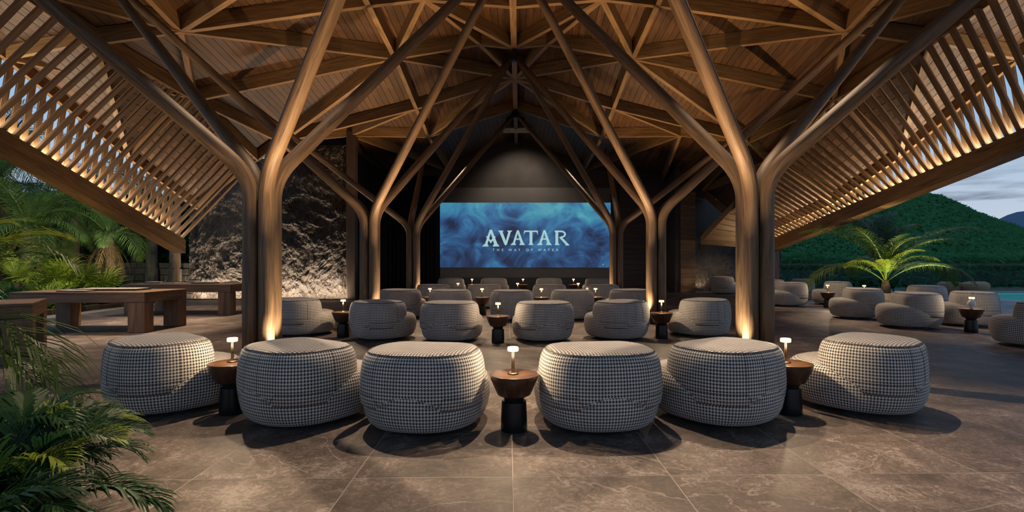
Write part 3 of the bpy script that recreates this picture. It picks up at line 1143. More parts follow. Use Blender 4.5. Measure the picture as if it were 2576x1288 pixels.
def loft(name, outline, rings, cy, mat, parent, per):
    """outline: list of (x,y) about (0,cy); rings: (z, scale)."""
    n = len(outline)
    verts, faces, uvs = [], [], []
    arc = [0.0]
    for i in range(n):
        x0_, y0_ = outline[i]
        x1_, y1_ = outline[(i + 1) % n]
        arc.append(arc[-1] + math.hypot(x1_ - x0_, y1_ - y0_))
    vacc = [0.0]
    for i in range(1, len(rings)):
        dr = (rings[i][1] - rings[i - 1][1]) * 0.6
        vacc.append(vacc[-1] + math.hypot(dr, rings[i][0] - rings[i - 1][0]))
    for z, sc in rings:
        for (x, y) in outline:
            verts.append((x * sc, cy + y * sc, z))
    flat_from = next((i for i, (z, sc) in enumerate(rings) if i > len(rings) // 2 and sc < 0.9), len(rings))
    for i in range(len(rings) - 1):
        for j in range(n):
            q = (i * n + j, i * n + (j + 1) % n, (i + 1) * n + (j + 1) % n, (i + 1) * n + j)
            faces.append(q)
            if i >= flat_from:
                uvs += [(verts[k][0], verts[k][1]) for k in q]
            else:
                uvs += [(arc[j], vacc[i]), (arc[j + 1], vacc[i]), (arc[j + 1], vacc[i + 1]), (arc[j], vacc[i + 1])]
    faces.append(tuple(reversed(range(n))))
    uvs += [(0, 0)] * n
    top = tuple(range((len(rings) - 1) * n, len(rings) * n))
    faces.append(top)
    uvs += [(verts[k][0], verts[k][1]) for k in top]
    return obj(name, verts, faces, mat, parent, smooth=True, uvs=uvs)


def make_chair():
    e = empty('lounge_chair', (0, 0, 0))
    NS = 56
    ang = [2 * PI * i / NS for i in range(NS)]
    out1 = [sup(0.64, 0.70, 2.35, t) for t in ang]
    r1 = [(0.05, 0.80), (0.055, 0.86), (0.09, 0.92), (0.15, 0.965), (0.24, 0.995), (0.32, 1.0), (0.39, 0.985), (0.44, 0.955), (0.472, 0.90), (0.488, 0.82), (0.497, 0.6), (0.500, 0.3), (0.501, 0.04)]
    lathe('swivel_base', [(0.42, 0.0), (0.42, 0.052)], 'blackmetal', e, 24)
    obj_body = loft('seat', out1, r1, 0.0, 'cloth', e, 1)
    out2 = [sup(0.635, 0.54, 2.5, t) for t in ang]
    # slight hollow where the sitter leans
    out2 = [(x, y - (0.10 * max(0.0, 1 - (x / 0.5) ** 2) if y > 0.2 else 0.0)) for x, y in out2]
    r2 = [(0.26, 0.97), (0.34, 0.992), (0.42, 0.995), (0.52, 0.985), (0.60, 0.967), (0.655, 0.945), (0.695, 0.912), (0.72, 0.875), (0.737, 0.82), (0.746, 0.74), (0.752, 0.5), (0.755, 0.2), (0.756, 0.03)]
    CYB = -0.155
    back = loft('backrest', out2, r2, CYB, 'cloth', e, 1)
    # welt round the top of the backrest
    wl = [(x * 0.868, CYB + y * 0.868, 0.7275) for x, y in out2]
    tube('piping', wl, 0.0042, 'seam', back, seg=6, closed=True)
    # waist seam round the back, dropping a step in the middle
    ws = []
    for i in range(0, 41):
        t = PI * (0.98 + 1.04 * i / 40)
        x, y = sup(0.635, 0.54, 2.5, t)
        z = 0.30 + (0.07 if abs(x) > 0.34 else 0.0)
        ws.append((x * 0.993, CYB + y * 0.993, z))
    tube('waist_seam', ws, 0.0028, 'seam', e, seg=5)
    for xv in (-0.36, -0.12, 0.12, 0.36):
        pts = []
        y0 = -0.54 * (1 - (abs(xv) / 0.635) ** 2.5) ** (1 / 2.5)
        for z, sc in r2[1:9]:
            pts.append((xv * sc, CYB + y0 * sc * 1.003, z))
        tube('seam', pts, 0.0016, 'seam', back, seg=4)
    return e


def make_table():
    e = empty('side_table', (0, 0, 0))
    lathe('base', [(0.132, 0.0), (0.134, 0.006), (0.132, 0.10), (0.124, 0.275), (0.122, 0.29), (0.112, 0.294)], 'blackmetal', e, 40)
    lathe('neck', [(0.098, 0.285), (0.098, 0.315), (0.114, 0.335), (0.114, 0.350)], 'blackmetal', e, 32)
    lathe('table_top', [(0.105, 0.349), (0.150, 0.352), (0.168, 0.362), (0.236, 0.515), (0.244, 0.545), (0.244, 0.562), (0.241, 0.5645)], 'walnut', e, 48)
    return e


def make_lamp():
    e = empty('table_lamp', (0, 0, 0))
    lathe('lamp_base', [(0.052, 0.0), (0.055, 0.004), (0.055, 0.014), (0.05, 0.018), (0.012, 0.02)], 'brass', e, 28)
    for s in (-1, 1):
        tube('stem', [(s * 0.0085, 0, 0.016), (s * 0.0085, 0, 0.232)], 0.0065, 'brass', e, seg=8)
    lathe('lamp_shade', [(0.03, 0.230), (0.050, 0.231), (0.055, 0.236), (0.055, 0.268), (0.051, 0.273), (0.02, 0.2735)], 'shade', e, 28)
    return e


chair0, table0, lamp0 = make_chair(), make_table(), make_lamp()
used = {'c': False, 't': False, 'l': False}


def place(key, proto, loc, rz, label, cat, group):
    if used[key]:
        o = copy_tree(proto)
    else:
        o = proto
        used[key] = True
    o.location = loc
    o.rotation_euler = (0, 0, rz)
    tag(o, label, cat, group)
    return o


R = math.radians
HC = 'houndstooth lounge chair '
chairs = [
    # front row
    (-4.05, 6.12, -40, HC + 'at the left end of the front row', 'f'),
    (-2.30, 5.72, -34, HC + 'in the front row, second from the left', 'f'),
    (-0.965, 5.52, -8, HC + 'in the front row, just left of the middle table', 'f'),
    (0.81, 5.55, 8, HC + 'in the front row, just right of the middle table', 'f'),
    (2.15, 5.74, 34, HC + 'in the front row, second from the right', 'f'),
    (3.97, 6.12, 42, HC + 'at the right end of the front row', 'f'),
    # second row
    (-5.05, 12.1, -46, HC + 'at the left end of the second row', 's'),
    (-3.0, 11.45, -36, HC + 'in the second row, second from the left', 's'),
    (-1.45, 11.25, -14, HC + 'in the second row, just left of its middle table', 's'),
    (0.5, 11.25, 14, HC + 'in the second row, just right of its middle table', 's'),
    (2.15, 11.5, 36, HC + 'in the second row, second from the right', 's'),
    (4.15, 12.0, 46, HC + 'at the right end of the second row', 's'),
    # third row
    (-3.50, 15.6, -25, HC + 'at the left end of the third row', 't'),
    (-2.0, 15.3, -8, HC + 'in the third row, second from the left', 't'),
    (-0.22, 15.15, 0, HC + 'in the middle of the third row', 't'),
    (1.53, 15.25, 8, HC + 'in the third row, second from the right', 't'),
    (3.26, 15.6, 25, HC + 'at the right end of the third row', 't'),
    # fourth row
    (-3.12, 19.2, -10, HC + 'at the left end of the fourth row', 'u'),
    (-1.27, 19.1, -4, HC + 'in the fourth row, second from the left', 'u'),
    (1.10, 19.1, 4, HC + 'in the fourth row, second from the right', 'u'),
    (3.02, 19.1, 10, HC + 'at the right end of the fourth row', 'u'),
    # fifth row
    (-3.20, 24.7, -14, HC + 'at the left end of the row nearest the screen', 'v'),
    (-1.14, 24.6, -20, HC + 'in the row nearest the screen, second from the left', 'v'),
    (1.40, 24.6, 4, HC + 'in the row nearest the screen, second from the right', 'v'),
    (3.70, 24.7, 22, HC + 'at the right end of the row nearest the screen', 'v'),
    # terrace
    (10.20, 19.7, 82, HC + 'on the right terrace beside the nearest right column, seat facing left', 'w'),
    (12.55, 23.3, 60, HC + 'in shadow behind the first terrace chair', 'w'),
    (10.85, 22.6, 80, HC + 'peeping out behind the first terrace chair, mostly hidden', 'w'),
    (12.35, 20.4, 62, HC + 'on the right terrace behind the small dark table', 'w'),
    (10.10, 15.5, 72, HC + 'on the right terrace in front of the potted palm', 'w'),
    (10.05, 13.35, 74, HC + 'on the right terrace left of the table with the white vase', 'w'),
    (13.35, 17.2, 70, HC + 'on the right terrace, only its top showing above another chair', 'w'),
    (11.85, 13.75, 60, HC + 'on the right terrace behind the table with the white vase', 'w'),
    (10.35, 10.35, 35, HC + 'cut off by the right edge of the picture', 'w'),
    (10.75, 27.0, -80, HC + 'in the far right nook before the stone wall', 'w'),
]
GR = {'f': 'lounge chairs of the front row', 's': 'lounge chairs of the second row', 't': 'lounge chairs of the third row', 'u': 'lounge chairs of the fourth row',
      'v': 'lounge chairs of the row nearest the screen', 'w': 'lounge chairs on the terrace'}
for x, y, a, lab, gk in chairs:
    o = place('c', chair0, (x, y, 0), R(a), lab, 'chair', GR[gk])
    o.scale = (1, 1, {'f': 1.09, 's': 1.12, 't': 1.16, 'u': 1.14, 'v': 1.2, 'w': 1.2}[gk])

ST = 'walnut topped side table, '
LM = 'small glowing lamp, '
tables = [
    (-3.22, 5.80, 'left end of the front row', 'f', -0.01, 0.02),
    (-0.052, 5.22, 'middle of the front row', 'f', -0.01, -0.02),
    (3.02, 5.78, 'right end of the front row', 'f', -0.04, 0.0),
    (-3.95, 11.6, 'left part of the second row', 's', 0, 0),
    (-0.44, 10.75, 'middle of the second row', 's', 0, 0),
    (3.14, 11.4, 'right part of the second row', 's', 0, 0),
    (-2.84, 16.45, 'left end of the third row', 't', 0, 0),
    (-1.17, 16.3, 'left of the middle chair in the third row', 't', 0, 0),
    (0.70, 16.3, 'right of the middle chair in the third row', 't', 0, 0),
    (2.43, 16.45, 'right end of the third row', 't', 0, 0),
    (-2.40, 20.3, 'left part of the fourth row', 'u', 0, 0),
    (-0.06, 20.3, 'middle of the fourth row', 'u', 0, 0),
    (2.32, 20.3, 'right part of the fourth row', 'u', 0, 0),
    (-2.30, 25.2, 'left part of the row nearest the screen', 'v', 0, 0),
    (0.19, 25.2, 'middle of the row nearest the screen', 'v', 0, 0),
    (2.65, 25.2, 'right part of the row nearest the screen', 'v', 0, 0),
    (11.25, 18.85, 'far part of the right terrace', 'w', 0, 0),
    (12.35, 18.5, 'right terrace, hidden behind a chair in front of the palm', 'w', 0, 0),
    (10.80, 12.35, 'right terrace, holding the white vase', 'w', 0.06, 0.05),
]
for i, (x, y, where, gk, dx, dy) in enumerate(tables):
    place('t', table0, (x, y, 0), R(17 * i), ST + where, 'table', 'side tables between the chairs')
    place('l', lamp0, (x + dx, y + dy, 0.5645), 0, LM + where, 'lamp', 'table lamps')
    point((x + dx, y + dy - 0.03, 0.5645 + 0.218), 17.0, WARM2, 0.006)

vs_ = empty('vase', (10.72, 12.25, 0.5645), label='small white ceramic vase with a twig on the terrace table', cat='vase')
lathe('body', [(0.02, 0), (0.035, 0.01), (0.04, 0.05), (0.075, 0.10), (0.075, 0.16), (0.05, 0.20), (0.02, 0.215), (0.018, 0.24)], 'ceramic', vs_, 20)
tube('twig', [(0, 0, 0.2), (0.01, 0, 0.30), (0.05, 0.01, 0.40)], 0.004, 'leaf', vs_, seg=5)

# ------------------------------------------------------------------ heavy timber tables on the left
def big_table(x0, x1, y0, y1, h, lab, lw=0.40, rz=0.0):
    e = empty('timber_table', ((x0 + x1) / 2, (y0 + y1) / 2, 0), rz, label=lab, cat='table', group='heavy timber tables')
    hx, hy = (x1 - x0) / 2, (y1 - y0) / 2
    nb_ = 5
    bw = 2 * hy / nb_
    for k in range(nb_):
        bevelbox('top_board', -hx, hx, -hy + k * bw + 0.003, -hy + (k + 1) * bw - 0.003, h - 0.05, h, 0.006, 'table', e)
    bevelbox('apron', -hx, hx, -hy, -hy + 0.14, h - 0.25, h - 0.052, 0.008, 'table', e)
    bevelbox('apron', -hx, hx, hy - 0.14, hy, h - 0.25, h - 0.052, 0.008, 'table', e)
    bevelbox('apron', -hx, -hx + 0.14, -hy + 0.142, hy - 0.142, h - 0.25, h - 0.052, 0.008, 'table', e)
    bevelbox('apron', hx - 0.14, hx, -hy + 0.142, hy - 0.142, h - 0.25, h - 0.052, 0.008, 'table', e)
    for sx in (-1, 1):
        for sy in (-1, 1):
            xa, xb = sorted((sx * hx, sx * (hx - lw)))
            ya, yb = sorted((sy * hy, sy * (hy - lw * 0.8)))
            bevelbox('leg', xa, xb, ya, yb, 0, h - 0.252, 0.012, 'table', e)
    return e


big_table(-12.05, -8.85, 12.2, 13.75, 0.965, 'long heavy timber table behind the leftmost front chair')
big_table(-12.4, -9.05, 16.2, 17.9, 0.975, 'heavy timber table farthest back, before the lit stone wall')
cB = Vector((-8.12, 8.62, 0)) + Vector((-math.cos(R(35)), -math.sin(R(35)), 0)) * 1.6 + Vector((-math.sin(R(35)), math.cos(R(35)), 0)) * 0.7
big_table(cB.x - 1.6, cB.x + 1.6, cB.y - 0.7, cB.y + 0.7, 1.0, 'heavy timber table at the left picture edge behind the fronds', rz=R(35))


def slab(name, x, y, z, sx, sy, sz, rz, mat, lab, cat, group=None):
    e = empty(name, (x, y, z), R(rz), lab, cat, group)
    bevelbox('panel', -sx / 2, sx / 2, -sy / 2, sy / 2, 0, sz * 0.7, 0.004, mat, e)
    bevelbox('inlay', -sx / 2 + 0.04, sx / 2 - 0.04, -sy / 2 + 0.04, sy / 2 - 0.04, sz * 0.7, sz, 0.003, 'paper' if mat == 'darkboard' else 'darkboard', e)
    return e


slab('serving_board', -10.3, 13.1, 0.966, 1.5, 0.6, 0.05, 3, 'darkboard', 'long dark serving board on the long timber table', 'board')
slab('serving_board', -10.75, 12.55, 0.966, 0.7, 0.35, 0.03, -2, 'darkboard', 'short dark board in front on the long timber table', 'board')
for k, (bx, by, w_, d_, m_, lb) in enumerate(((-12.0, 17.0, 0.35, 0.5, 'darkboard', 'flat dark folder at the left end of the farthest table'),
                                              (-11.35, 16.9, 0.5, 0.45, 'paper', 'pale folder second from left on the farthest table'),
                                              (-10.9, 17.3, 0.28, 0.3, 'paper', 'small pale box on the farthest table'),
                                              (-10.2, 16.8, 0.7, 0.4, 'darkboard', 'wide dark folder on the farthest table'),
                                              (-9.5, 17.1, 0.4, 0.4, 'paper', 'pale folder at the right end of the farthest table'))):
    slab('folder', bx, by, 0.976, w_, d_, 0.05 if k != 2 else 0.12, 5 * k - 8, m_, lb, 'folder', 'folders on the farthest table')

# ------------------------------------------------------------------ planting
def frond_mesh(name, length, e0, e1, n, ll, lw, mat, fwd=0.75, droop=0.35, seed=1, vshape=0.25, stalk=0.12, taper=0.35):
    """pinnate leaf growing along +x; elevation bends from e0 to e1 degrees"""
    rnd = random.Random(seed)
    pts, p = [], Vector((0, 0, 0))
    steps = 16
    for i in range(steps + 1):
        pts.append(p.copy())
        t = i / steps
        a = R(e0 + (e1 - e0) * t ** 1.2)
        p = p + Vector((math.cos(a), 0, math.sin(a))) * (length / steps)
    v, f = [], []

    def at(t):
        q = t * steps
        i = min(int(q), steps - 1)
        d = (pts[i + 1] - pts[i]).normalized()
        return pts[i].lerp(pts[i + 1], q - i), d

    # midrib (three-sided)
    b0 = 0
    for i, q in enumerate(pts):
        r = 0.011 * length * (1 - 0.85 * i / steps) + 0.002
        v += [q + Vector((0, r, 0)), q + Vector((0, -r, 0)), q + Vector((0, 0, -r * 1.2))]
    for i in range(steps):
        for j in range(3):
            f.append((3 * i + j, 3 * i + (j + 1) % 3, 3 * i + 3 + (j + 1) % 3, 3 * i + 3 + j))
    for i in range(n):
        t = stalk + (1 - stalk) * (i + 0.5) / n
        q, d = at(t)
        up = Vector((0, 1, 0)).cross(d) * -1
        env = math.sin(PI * min(1, (t - stalk) / (1 - stalk) * 0.86 + 0.14)) ** 0.6 * (1 - taper * t)
        for sgn in (-1, 1):
            l = ll * env * rnd.uniform(0.85, 1.12)
            fw = fwd * (0.7 + 0.8 * t) * rnd.uniform(0.8, 1.2)
            dr = (Vector((0, sgn, 0)) + d * fw + up * (vshape + rnd.uniform(-0.1, 0.1))).normalized()
            sd = dr.cross(up).normalized() * lw * 0.5 * rnd.uniform(0.8, 1.15)
            p1 = q + dr * (l * 0.38)
            p2 = q + dr * (l * 0.74) - Vector((0, 0, droop * l * 0.22))
            p3 = q + dr * l - Vector((0, 0, droop * l * 0.62))
            b = len(v)
            v += [q - sd * 0.5, q + sd * 0.5, p1 - sd, p1 + sd, p2 - sd * 0.75, p2 + sd * 0.75, p3]
            f += [(b, b + 1, b + 3, b + 2), (b + 2, b + 3, b + 5, b + 4), (b + 4, b + 5, b + 6)]
    o = obj(name, v, f, mat, smooth=False, link=False)
    return o.data


def fan_mesh(name, r, n, mat, seed=1):
    rnd = random.Random(seed)
    v, f = [], []
    for i in range(n):
        a = R(-115 + 230 * i / (n - 1)) + rnd.uniform(-0.05, 0.05)
        d = Vector((math.cos(a), math.sin(a), rnd.uniform(-0.05, 0.22)))
        l = r * rnd.uniform(0.85, 1.1)
        sd = Vector((-math.sin(a), math.cos(a), 0)) * r * 0.035
        b = len(v)
        p1, p2, p3 = d * l * 0.4, d * l * 0.78, d * l - Vector((0, 0, 0.12 * l))
        v += [Vector((0, 0, 0)), p1 - sd, p1 + sd, p2 - sd * 0.8, p2 + sd * 0.8, p3]
        f += [(b, b + 2, b + 1), (b + 1, b + 2, b + 4, b + 3), (b + 3, b + 4, b + 5)]
    return obj(name, v, f, mat, link=False).data


def leaf_obj(name, me, parent, loc, az, el=0.0, sc=1.0, roll=0.0):
    o = bpy.data.objects.new(name, me)
    COL.objects.link(o)
    o.parent = parent
    o.matrix_basis = Matrix.Translation(loc) @ Matrix.Rotation(R(az), 4, 'Z') @ Matrix.Rotation(R(-el), 4, 'Y') @ Matrix.Rotation(R(roll), 4, 'X') @ Matrix.Scale(sc, 4)
    return o


big = [frond_mesh('frond_blade', 2.9, 62, -38, 54, 0.90, 0.022, M['leaf'], seed=i, droop=0.7) for i in range(2)] + \
      [frond_mesh('frond_blade', 2.9, 30, -70, 54, 0.90, 0.022, M['leaf'], seed=5 + i, droop=0.9) for i in range(2)]
big_y = [frond_mesh('frond_blade', 2.4, 58, -30, 44, 0.62, 0.022, M['leafyellow'], seed=11, droop=0.5), frond_mesh('frond_blade', 2.2, 25, -60, 44, 0.6, 0.022, M['leaf'], seed=12, droop=0.7)]
dead = frond_mesh('dry_frond_blade', 1.8, -38, -92, 20, 0.30, 0.018, M['leafdead'], seed=21, droop=0.9, fwd=1.3)


def palm(x, y, h, lab, nf=16, sc=1.0, lean=(0, 0), meshes=None, skirt=0, seed=0, tr=0.17):
    rnd = random.Random(seed)
    meshes = meshes or big
    e = empty('palm_tree', (x, y, -0.02), label=lab, cat='palm', group='garden palms')
    pts = [(lean[0] * (t ** 1.5), lean[1] * (t ** 1.5), h * t) for t in [i / 7 for i in range(8)]]
    tube('trunk', pts, [tr * (1.35 - 0.45 * i / 7) for i in range(8)], 'trunk', e, seg=10)
    top = Vector(pts[-1])
    for k in range(nf):
        az = 360 * k * 0.381966 + rnd.uniform(-12, 12)
        lev = k / nf
        me = meshes[rnd.randrange(2) if lev < 0.5 else 2 + rnd.randrange(2)] if len(meshes) == 4 else meshes[0 if lev < 0.6 else 1]
        leaf_obj('frond', me, e, top, az, (25 - 45 * lev) + rnd.uniform(-8, 8), sc * rnd.uniform(0.85, 1.1), rnd.uniform(-15, 15))
    for k in range(skirt):
        leaf_obj('dry_frond', dead, e, top - Vector((0, 0, 0.15)), 360 * k / max(1, skirt) + rnd.uniform(-15, 15), rnd.uniform(-12, 8), rnd.uniform(0.8, 1.1))
    return e


palm(-15.95, 20.3, 2.7, 'palm with hanging dry fronds just behind the far timber table', nf=15, sc=0.8, lean=(-0.25, 0.1), skirt=8, seed=1, tr=0.18)
palm(-18.1, 19.0, 2.9, 'palm at the far left with fronds under the eave beam', nf=20, sc=0.95, seed=2, skirt=4)
palm(-20.6, 20.2, 4.3, 'tall palm at the left picture edge behind the fan palms', nf=20, sc=1.1, seed=3, skirt=5)
palm(-19.2, 22.3, 3.6, 'palm in the middle of the garden before the rubble wall', nf=20, sc=1.0, seed=4, skirt=6)
palm(-23.2, 23.0, 6.2, 'tallest palm rising behind the slat screen', nf=22, sc=1.25, seed=5, skirt=6)
palm(-18.7, 25.2, 4.4, 'palm behind the low rubble wall', nf=18, sc=1.0, seed=6, skirt=5)
palm(-22.0, 26.0, 4.6, 'palm far back behind the rubble wall on the left', nf=18, sc=1.2, seed=7)
palm(-21.4, 25.0, 2.6, 'short palm between the taller ones', nf=16, sc=1.0, seed=8)
palm(-26.0, 25.5, 5.4, 'palm at the far left edge of the garden', nf=18, sc=1.25, seed=9)
palm(-16.9, 17.4, 1.0, 'low palm with yellow green fronds left of the fan palms', nf=14, sc=0.66, meshes=big_y, seed=10, tr=0.09)

fan = fan_mesh('fan_blade', 0.66, 25, M['leafyellow'], 3)
for k, (x, y, h, nn, lab) in enumerate(((-16.0, 18.1, 1.45, 15, 'bright yellow green fan palm behind the long timber table'),
                                        (-15.55, 19.2, 1.0, 12, 'low fan palm right of the bright fan palm'),
                                        (-15.5, 17.0, 0.6, 9, 'small fan palm by the stone edging'),
                                        (-17.3, 20.2, 1.2, 12, 'fan palm standing behind the bright fan palm'))):
    rnd = random.Random(40 + k)
    e = empty('fan_palm', (x, y, -0.02), label=lab, cat='palm', group='fan palms in the garden bed')
    for q in range(nn):
        az = q * 137.5 + rnd.uniform(-10, 10)
        el = rnd.uniform(35, 80)
        d = Vector((math.cos(R(az)) * math.cos(R(el)), math.sin(R(az)) * math.cos(R(el)), math.sin(R(el))))
        tip = d * h * rnd.uniform(0.75, 1.1)
        tube('leaf_stalk', [(0, 0, 0), tip * 0.6 + Vector((0, 0, 0.05)), tip], 0.012, 'leafyellow', e, seg=5)
        leaf_obj('fan_leaf', fan, e, tip, az, el - 25, rnd.uniform(0.85, 1.15), rnd.uniform(-25, 25))

# foreground leafy palm, bottom left
dwarf = [frond_mesh('frond_blade', 0.70, 80, -30, 26, 0.27, 0.0145, M['leafdark'], seed=31, fwd=1.55, droop=0.6, stalk=0.2, taper=0.1, vshape=0.4),
         frond_mesh('frond_blade', 0.64, 52, -48, 26, 0.27, 0.0145, M['leafdark'], seed=32, fwd=1.55, droop=0.6, stalk=0.2, taper=0.1, vshape=0.4)]
dwarf_highlight = [frond_mesh('frond_blade', 0.62, 76, -25, 24, 0.25, 0.0135, M['leafyellow'], seed=33, fwd=1.6, droop=0.45, stalk=0.25, taper=0.1, vshape=0.5)]  # yellow leaf colour paints in the warm highlights on the dwarf fronds
for k, (x, y, zt, nn, lab) in enumerate(((-3.0, 3.05, 0.30, 34, 'dark green leafy dwarf palm at the bottom left corner'),
                                         (-3.35, 3.4, 0.36, 30, 'dwarf palm with painted yellow highlights on its fronds rising behind the corner plant'),
                                         (-2.78, 2.55, 0.14, 24, 'dark dwarf palm cut off by the bottom edge'))):
    rnd = random.Random(60 + k)
    e = empty('dwarf_palm', (x, y, 0.0), label=lab, cat='plant', group='dwarf palms in the foreground')
    lathe('soil_mound', [(0.34, 0.0), (0.30, 0.05), (0.16, 0.10), (0.05, 0.11)], 'soil', e, 20)
    for q in range(nn):
        az = q * 137.5 + rnd.uniform(-14, 14)
        lev = q / nn
        base = Vector((math.cos(R(az)) * 0.05, math.sin(R(az)) * 0.05, 0.0))
        top = base * (1 + 2 * lev) + Vector((0, 0, zt * rnd.uniform(0.6, 1.1)))
        tube('leaf_stalk', [base + Vector((0, 0, 0.08)), top], 0.007, 'leafdark', e, seg=5)
        me = dwarf_highlight[0] if (k == 1 and q % 3 == 0) or (k == 0 and q % 5 == 3) else dwarf[0 if lev < 0.55 else 1]
        leaf_obj('frond', me, e, top, az, rnd.uniform(-2, 18) - 20 * lev, rnd.uniform(0.9, 1.2), rnd.uniform(-20, 20))

# foreground palm on the left edge, fronds reaching in
areca = [frond_mesh('frond_blade', 1.15, 52, -42, 20, 0.66, 0.017, M['leaf'], seed=71, fwd=1.3, droop=0.75, stalk=0.25, taper=0.15),
         frond_mesh('frond_blade', 1.15, 20, -55, 20, 0.66, 0.017, M['leaf'], seed=72, fwd=1.3, droop=0.8, stalk=0.25, taper=0.15),
         frond_mesh('frond_blade', 1.1, 60, -25, 24, 0.60, 0.018, M['leafyellow'], seed=73, fwd=1.3, droop=0.6, stalk=0.25, taper=0.15)]
e = empty('areca_palm', (-5.55, 4.85, 0.0), label='slender areca palm at the left edge with thin arching leaflets', cat='palm')
lathe('soil_mound', [(0.40, 0.0), (0.36, 0.05), (0.2, 0.10), (0.05, 0.11)], 'soil', e, 20)
rnd = random.Random(90)
for q, (az, el, zt, sc, mi) in enumerate(((-15, 15, 1.25, 1.0, 2), (10, 5, 1.35, 1.1, 0), (-35, 0, 1.15, 1.05, 0), (-8, -8, 0.95, 1.05, 1), (-45, -10, 0.8, 1.0, 1), (35, 10, 1.4, 1.0, 2),
                                          (70, 12, 1.4, 1.0, 0), (120, 10, 1.4, 1.0, 0), (170, 5, 1.3, 1.0, 1), (220, 8, 1.3, 1.0, 0), (270, 5, 1.2, 1.0, 1), (-65, 10, 1.3, 0.9, 2), (5, 20, 1.4, 0.95, 2), (-20, -25, 0.62, 0.9, 1), (-30, 12, 1.5, 1.0, 2), (0, -12, 1.2, 1.1, 1), (15, -15, 0.85, 1.05, 1))):
    a = Vector((math.cos(R(az)) * 0.10, math.sin(R(az)) * 0.10, zt))
    tube('cane', [(0.3 * a.x, 0.3 * a.y, 0.06), (0.8 * a.x, 0.8 * a.y, zt * 0.6), a], 0.013, 'leaf', e, seg=6)
    leaf_obj('frond', areca[mi], e, a, az, el, sc, rnd.uniform(-12, 12))

# edging and low rubble wall of the garden
ed = empty('planter_edging', (-14.9, 0, 0), label='low stone edging along the garden bed', cat='edging')
yq = 8.0
while yq < 21:
    hl = random.uniform(0.55, 0.85)
    bevelbox('edging_stone', -0.12 + random.uniform(-0.015, 0.015), 0.12, yq, yq + hl - 0.02, 0, 0.16 + random.uniform(-0.015, 0.02), 0.02, 'trunk', ed)
    yq += hl
rb = empty('wall_garden', (0, 0, 0), label='low dark rubble stone wall at the back of the garden', kind='structure')
box('core', -24.0, -14.2, 23.35, 23.7, 0, 1.62, 'rubble', rb)
zq = 0.0
while zq < 1.6:
    xq = -24.0 + random.uniform(-0.2, 0)
    hq = random.uniform(0.24, 0.34)
    while xq < -14.3:
        wq = random.uniform(0.3, 0.62)
        bevelbox('stone', xq + 0.012, xq + wq - 0.012, 23.24 + random.uniform(0, 0.06), 23.36, zq + 0.01, zq + hq - 0.012, 0.03, 'rubble', rb)
        xq += wq
    zq += hq
for k, (x, y, lab) in enumerate(((-16.35, 23.0, 'round stone pillar standing left in front of the rubble wall'), (-15.25, 22.9, 'round stone pillar standing right in front of the rubble wall'))):
    pl = lathe('stone_pillar', [(0.26, 0), (0.26, 1.35), (0.22, 1.38), (0.22, 4.2)], 'rubble', None, 14)
    pl.location = (x, y, 0)
    tag(pl, lab, 'pillar')


# dense backdrop foliage on the left
def leaf_cloud(name, n, fn, size, mat, lab, seed):
    rnd = random.Random(seed)
    v, f = [], []
    for i in range(n):
        c = fn(rnd)
        a = Vector((rnd.gauss(0, 1), rnd.gauss(0, 1), rnd.gauss(0, 0.8))).normalized()
        b = a.cross(Vector((rnd.gauss(0, 1), rnd.gauss(0, 1), rnd.gauss(0, 1)))).normalized()
        l = size * rnd.uniform(0.6, 1.5)
        k = len(v)
        v += [c - a * l, c + b * l * 0.22, c + a * l, c - b * l * 0.22]
        f.append((k, k + 1, k + 2, k + 3))
    o = obj(name, v, f, mat)
    tag(o, lab, 'foliage', kind='stuff')


leaf_cloud('garden_foliage', 26000, lambda r: Vector((r.uniform(-46, -14.2), r.uniform(26.5, 31), 5.2 * r.random() ** 1.3 + 0.0)), 0.42, 'leafdark', 'dense dark green foliage closing the garden on the left', 5)
leaf_cloud('undergrowth', 9000, lambda r: Vector((r.uniform(-30, -15.3), r.uniform(13.5, 23), 0.75 * r.random() ** 1.6)), 0.22, 'leafdark', 'low dark undergrowth covering the garden bed', 6)


# ------------------------------------------------------------------ right terrace: palm, glass, pool, hill
pot = empty('woven_planter', (13.72, 19.35, 0), label='cream woven planter holding the terrace palm', cat='planter')
lathe('basket', [(0.34, 0), (0.46, 0.12), (0.50, 0.32), (0.46, 0.50), (0.42, 0.52), (0.40, 0.46)], 'cream', pot, 28)
for k in range(7):
    z = 0.06 + k * 0.065
    r_ = 0.36 + 0.145 * math.sin(PI * (0.18 + 0.70 * z / 0.52))
    tube('weave_ring', [((r_ - 0.005) * math.cos(a), (r_ - 0.005) * math.sin(a), z) for a in [2 * PI * q / 28 for q in range(28)]], 0.012, 'cream', pot, seg=5, closed=True)
coco = [frond_mesh('frond_blade', 3.9, 74, -22, 66, 0.95, 0.036, M['leaf'], seed=81, fwd=0.9, droop=0.75, stalk=0.2),
        frond_mesh('frond_blade', 3.6, 58, -55, 66, 0.95, 0.036, M['leaf'], seed=82, fwd=0.9, droop=0.9, stalk=0.2),
        frond_mesh('frond_blade', 2.5, 66, -40, 54, 0.7, 0.03, M['leafyellow'], seed=83, fwd=1.0, droop=0.8, stalk=0.2)]
e = empty('coconut_palm', (13.72, 19.35, 0.44), label='big arching palm lit from below in the woven planter on the terrace', cat='palm')
tube('trunk', [(0, 0, 0), (0.01, 0, 0.25), (0.0, 0.02, 0.55)], [0.17, 0.15, 0.10], 'trunk', e, seg=10)
rnd = random.Random(99)
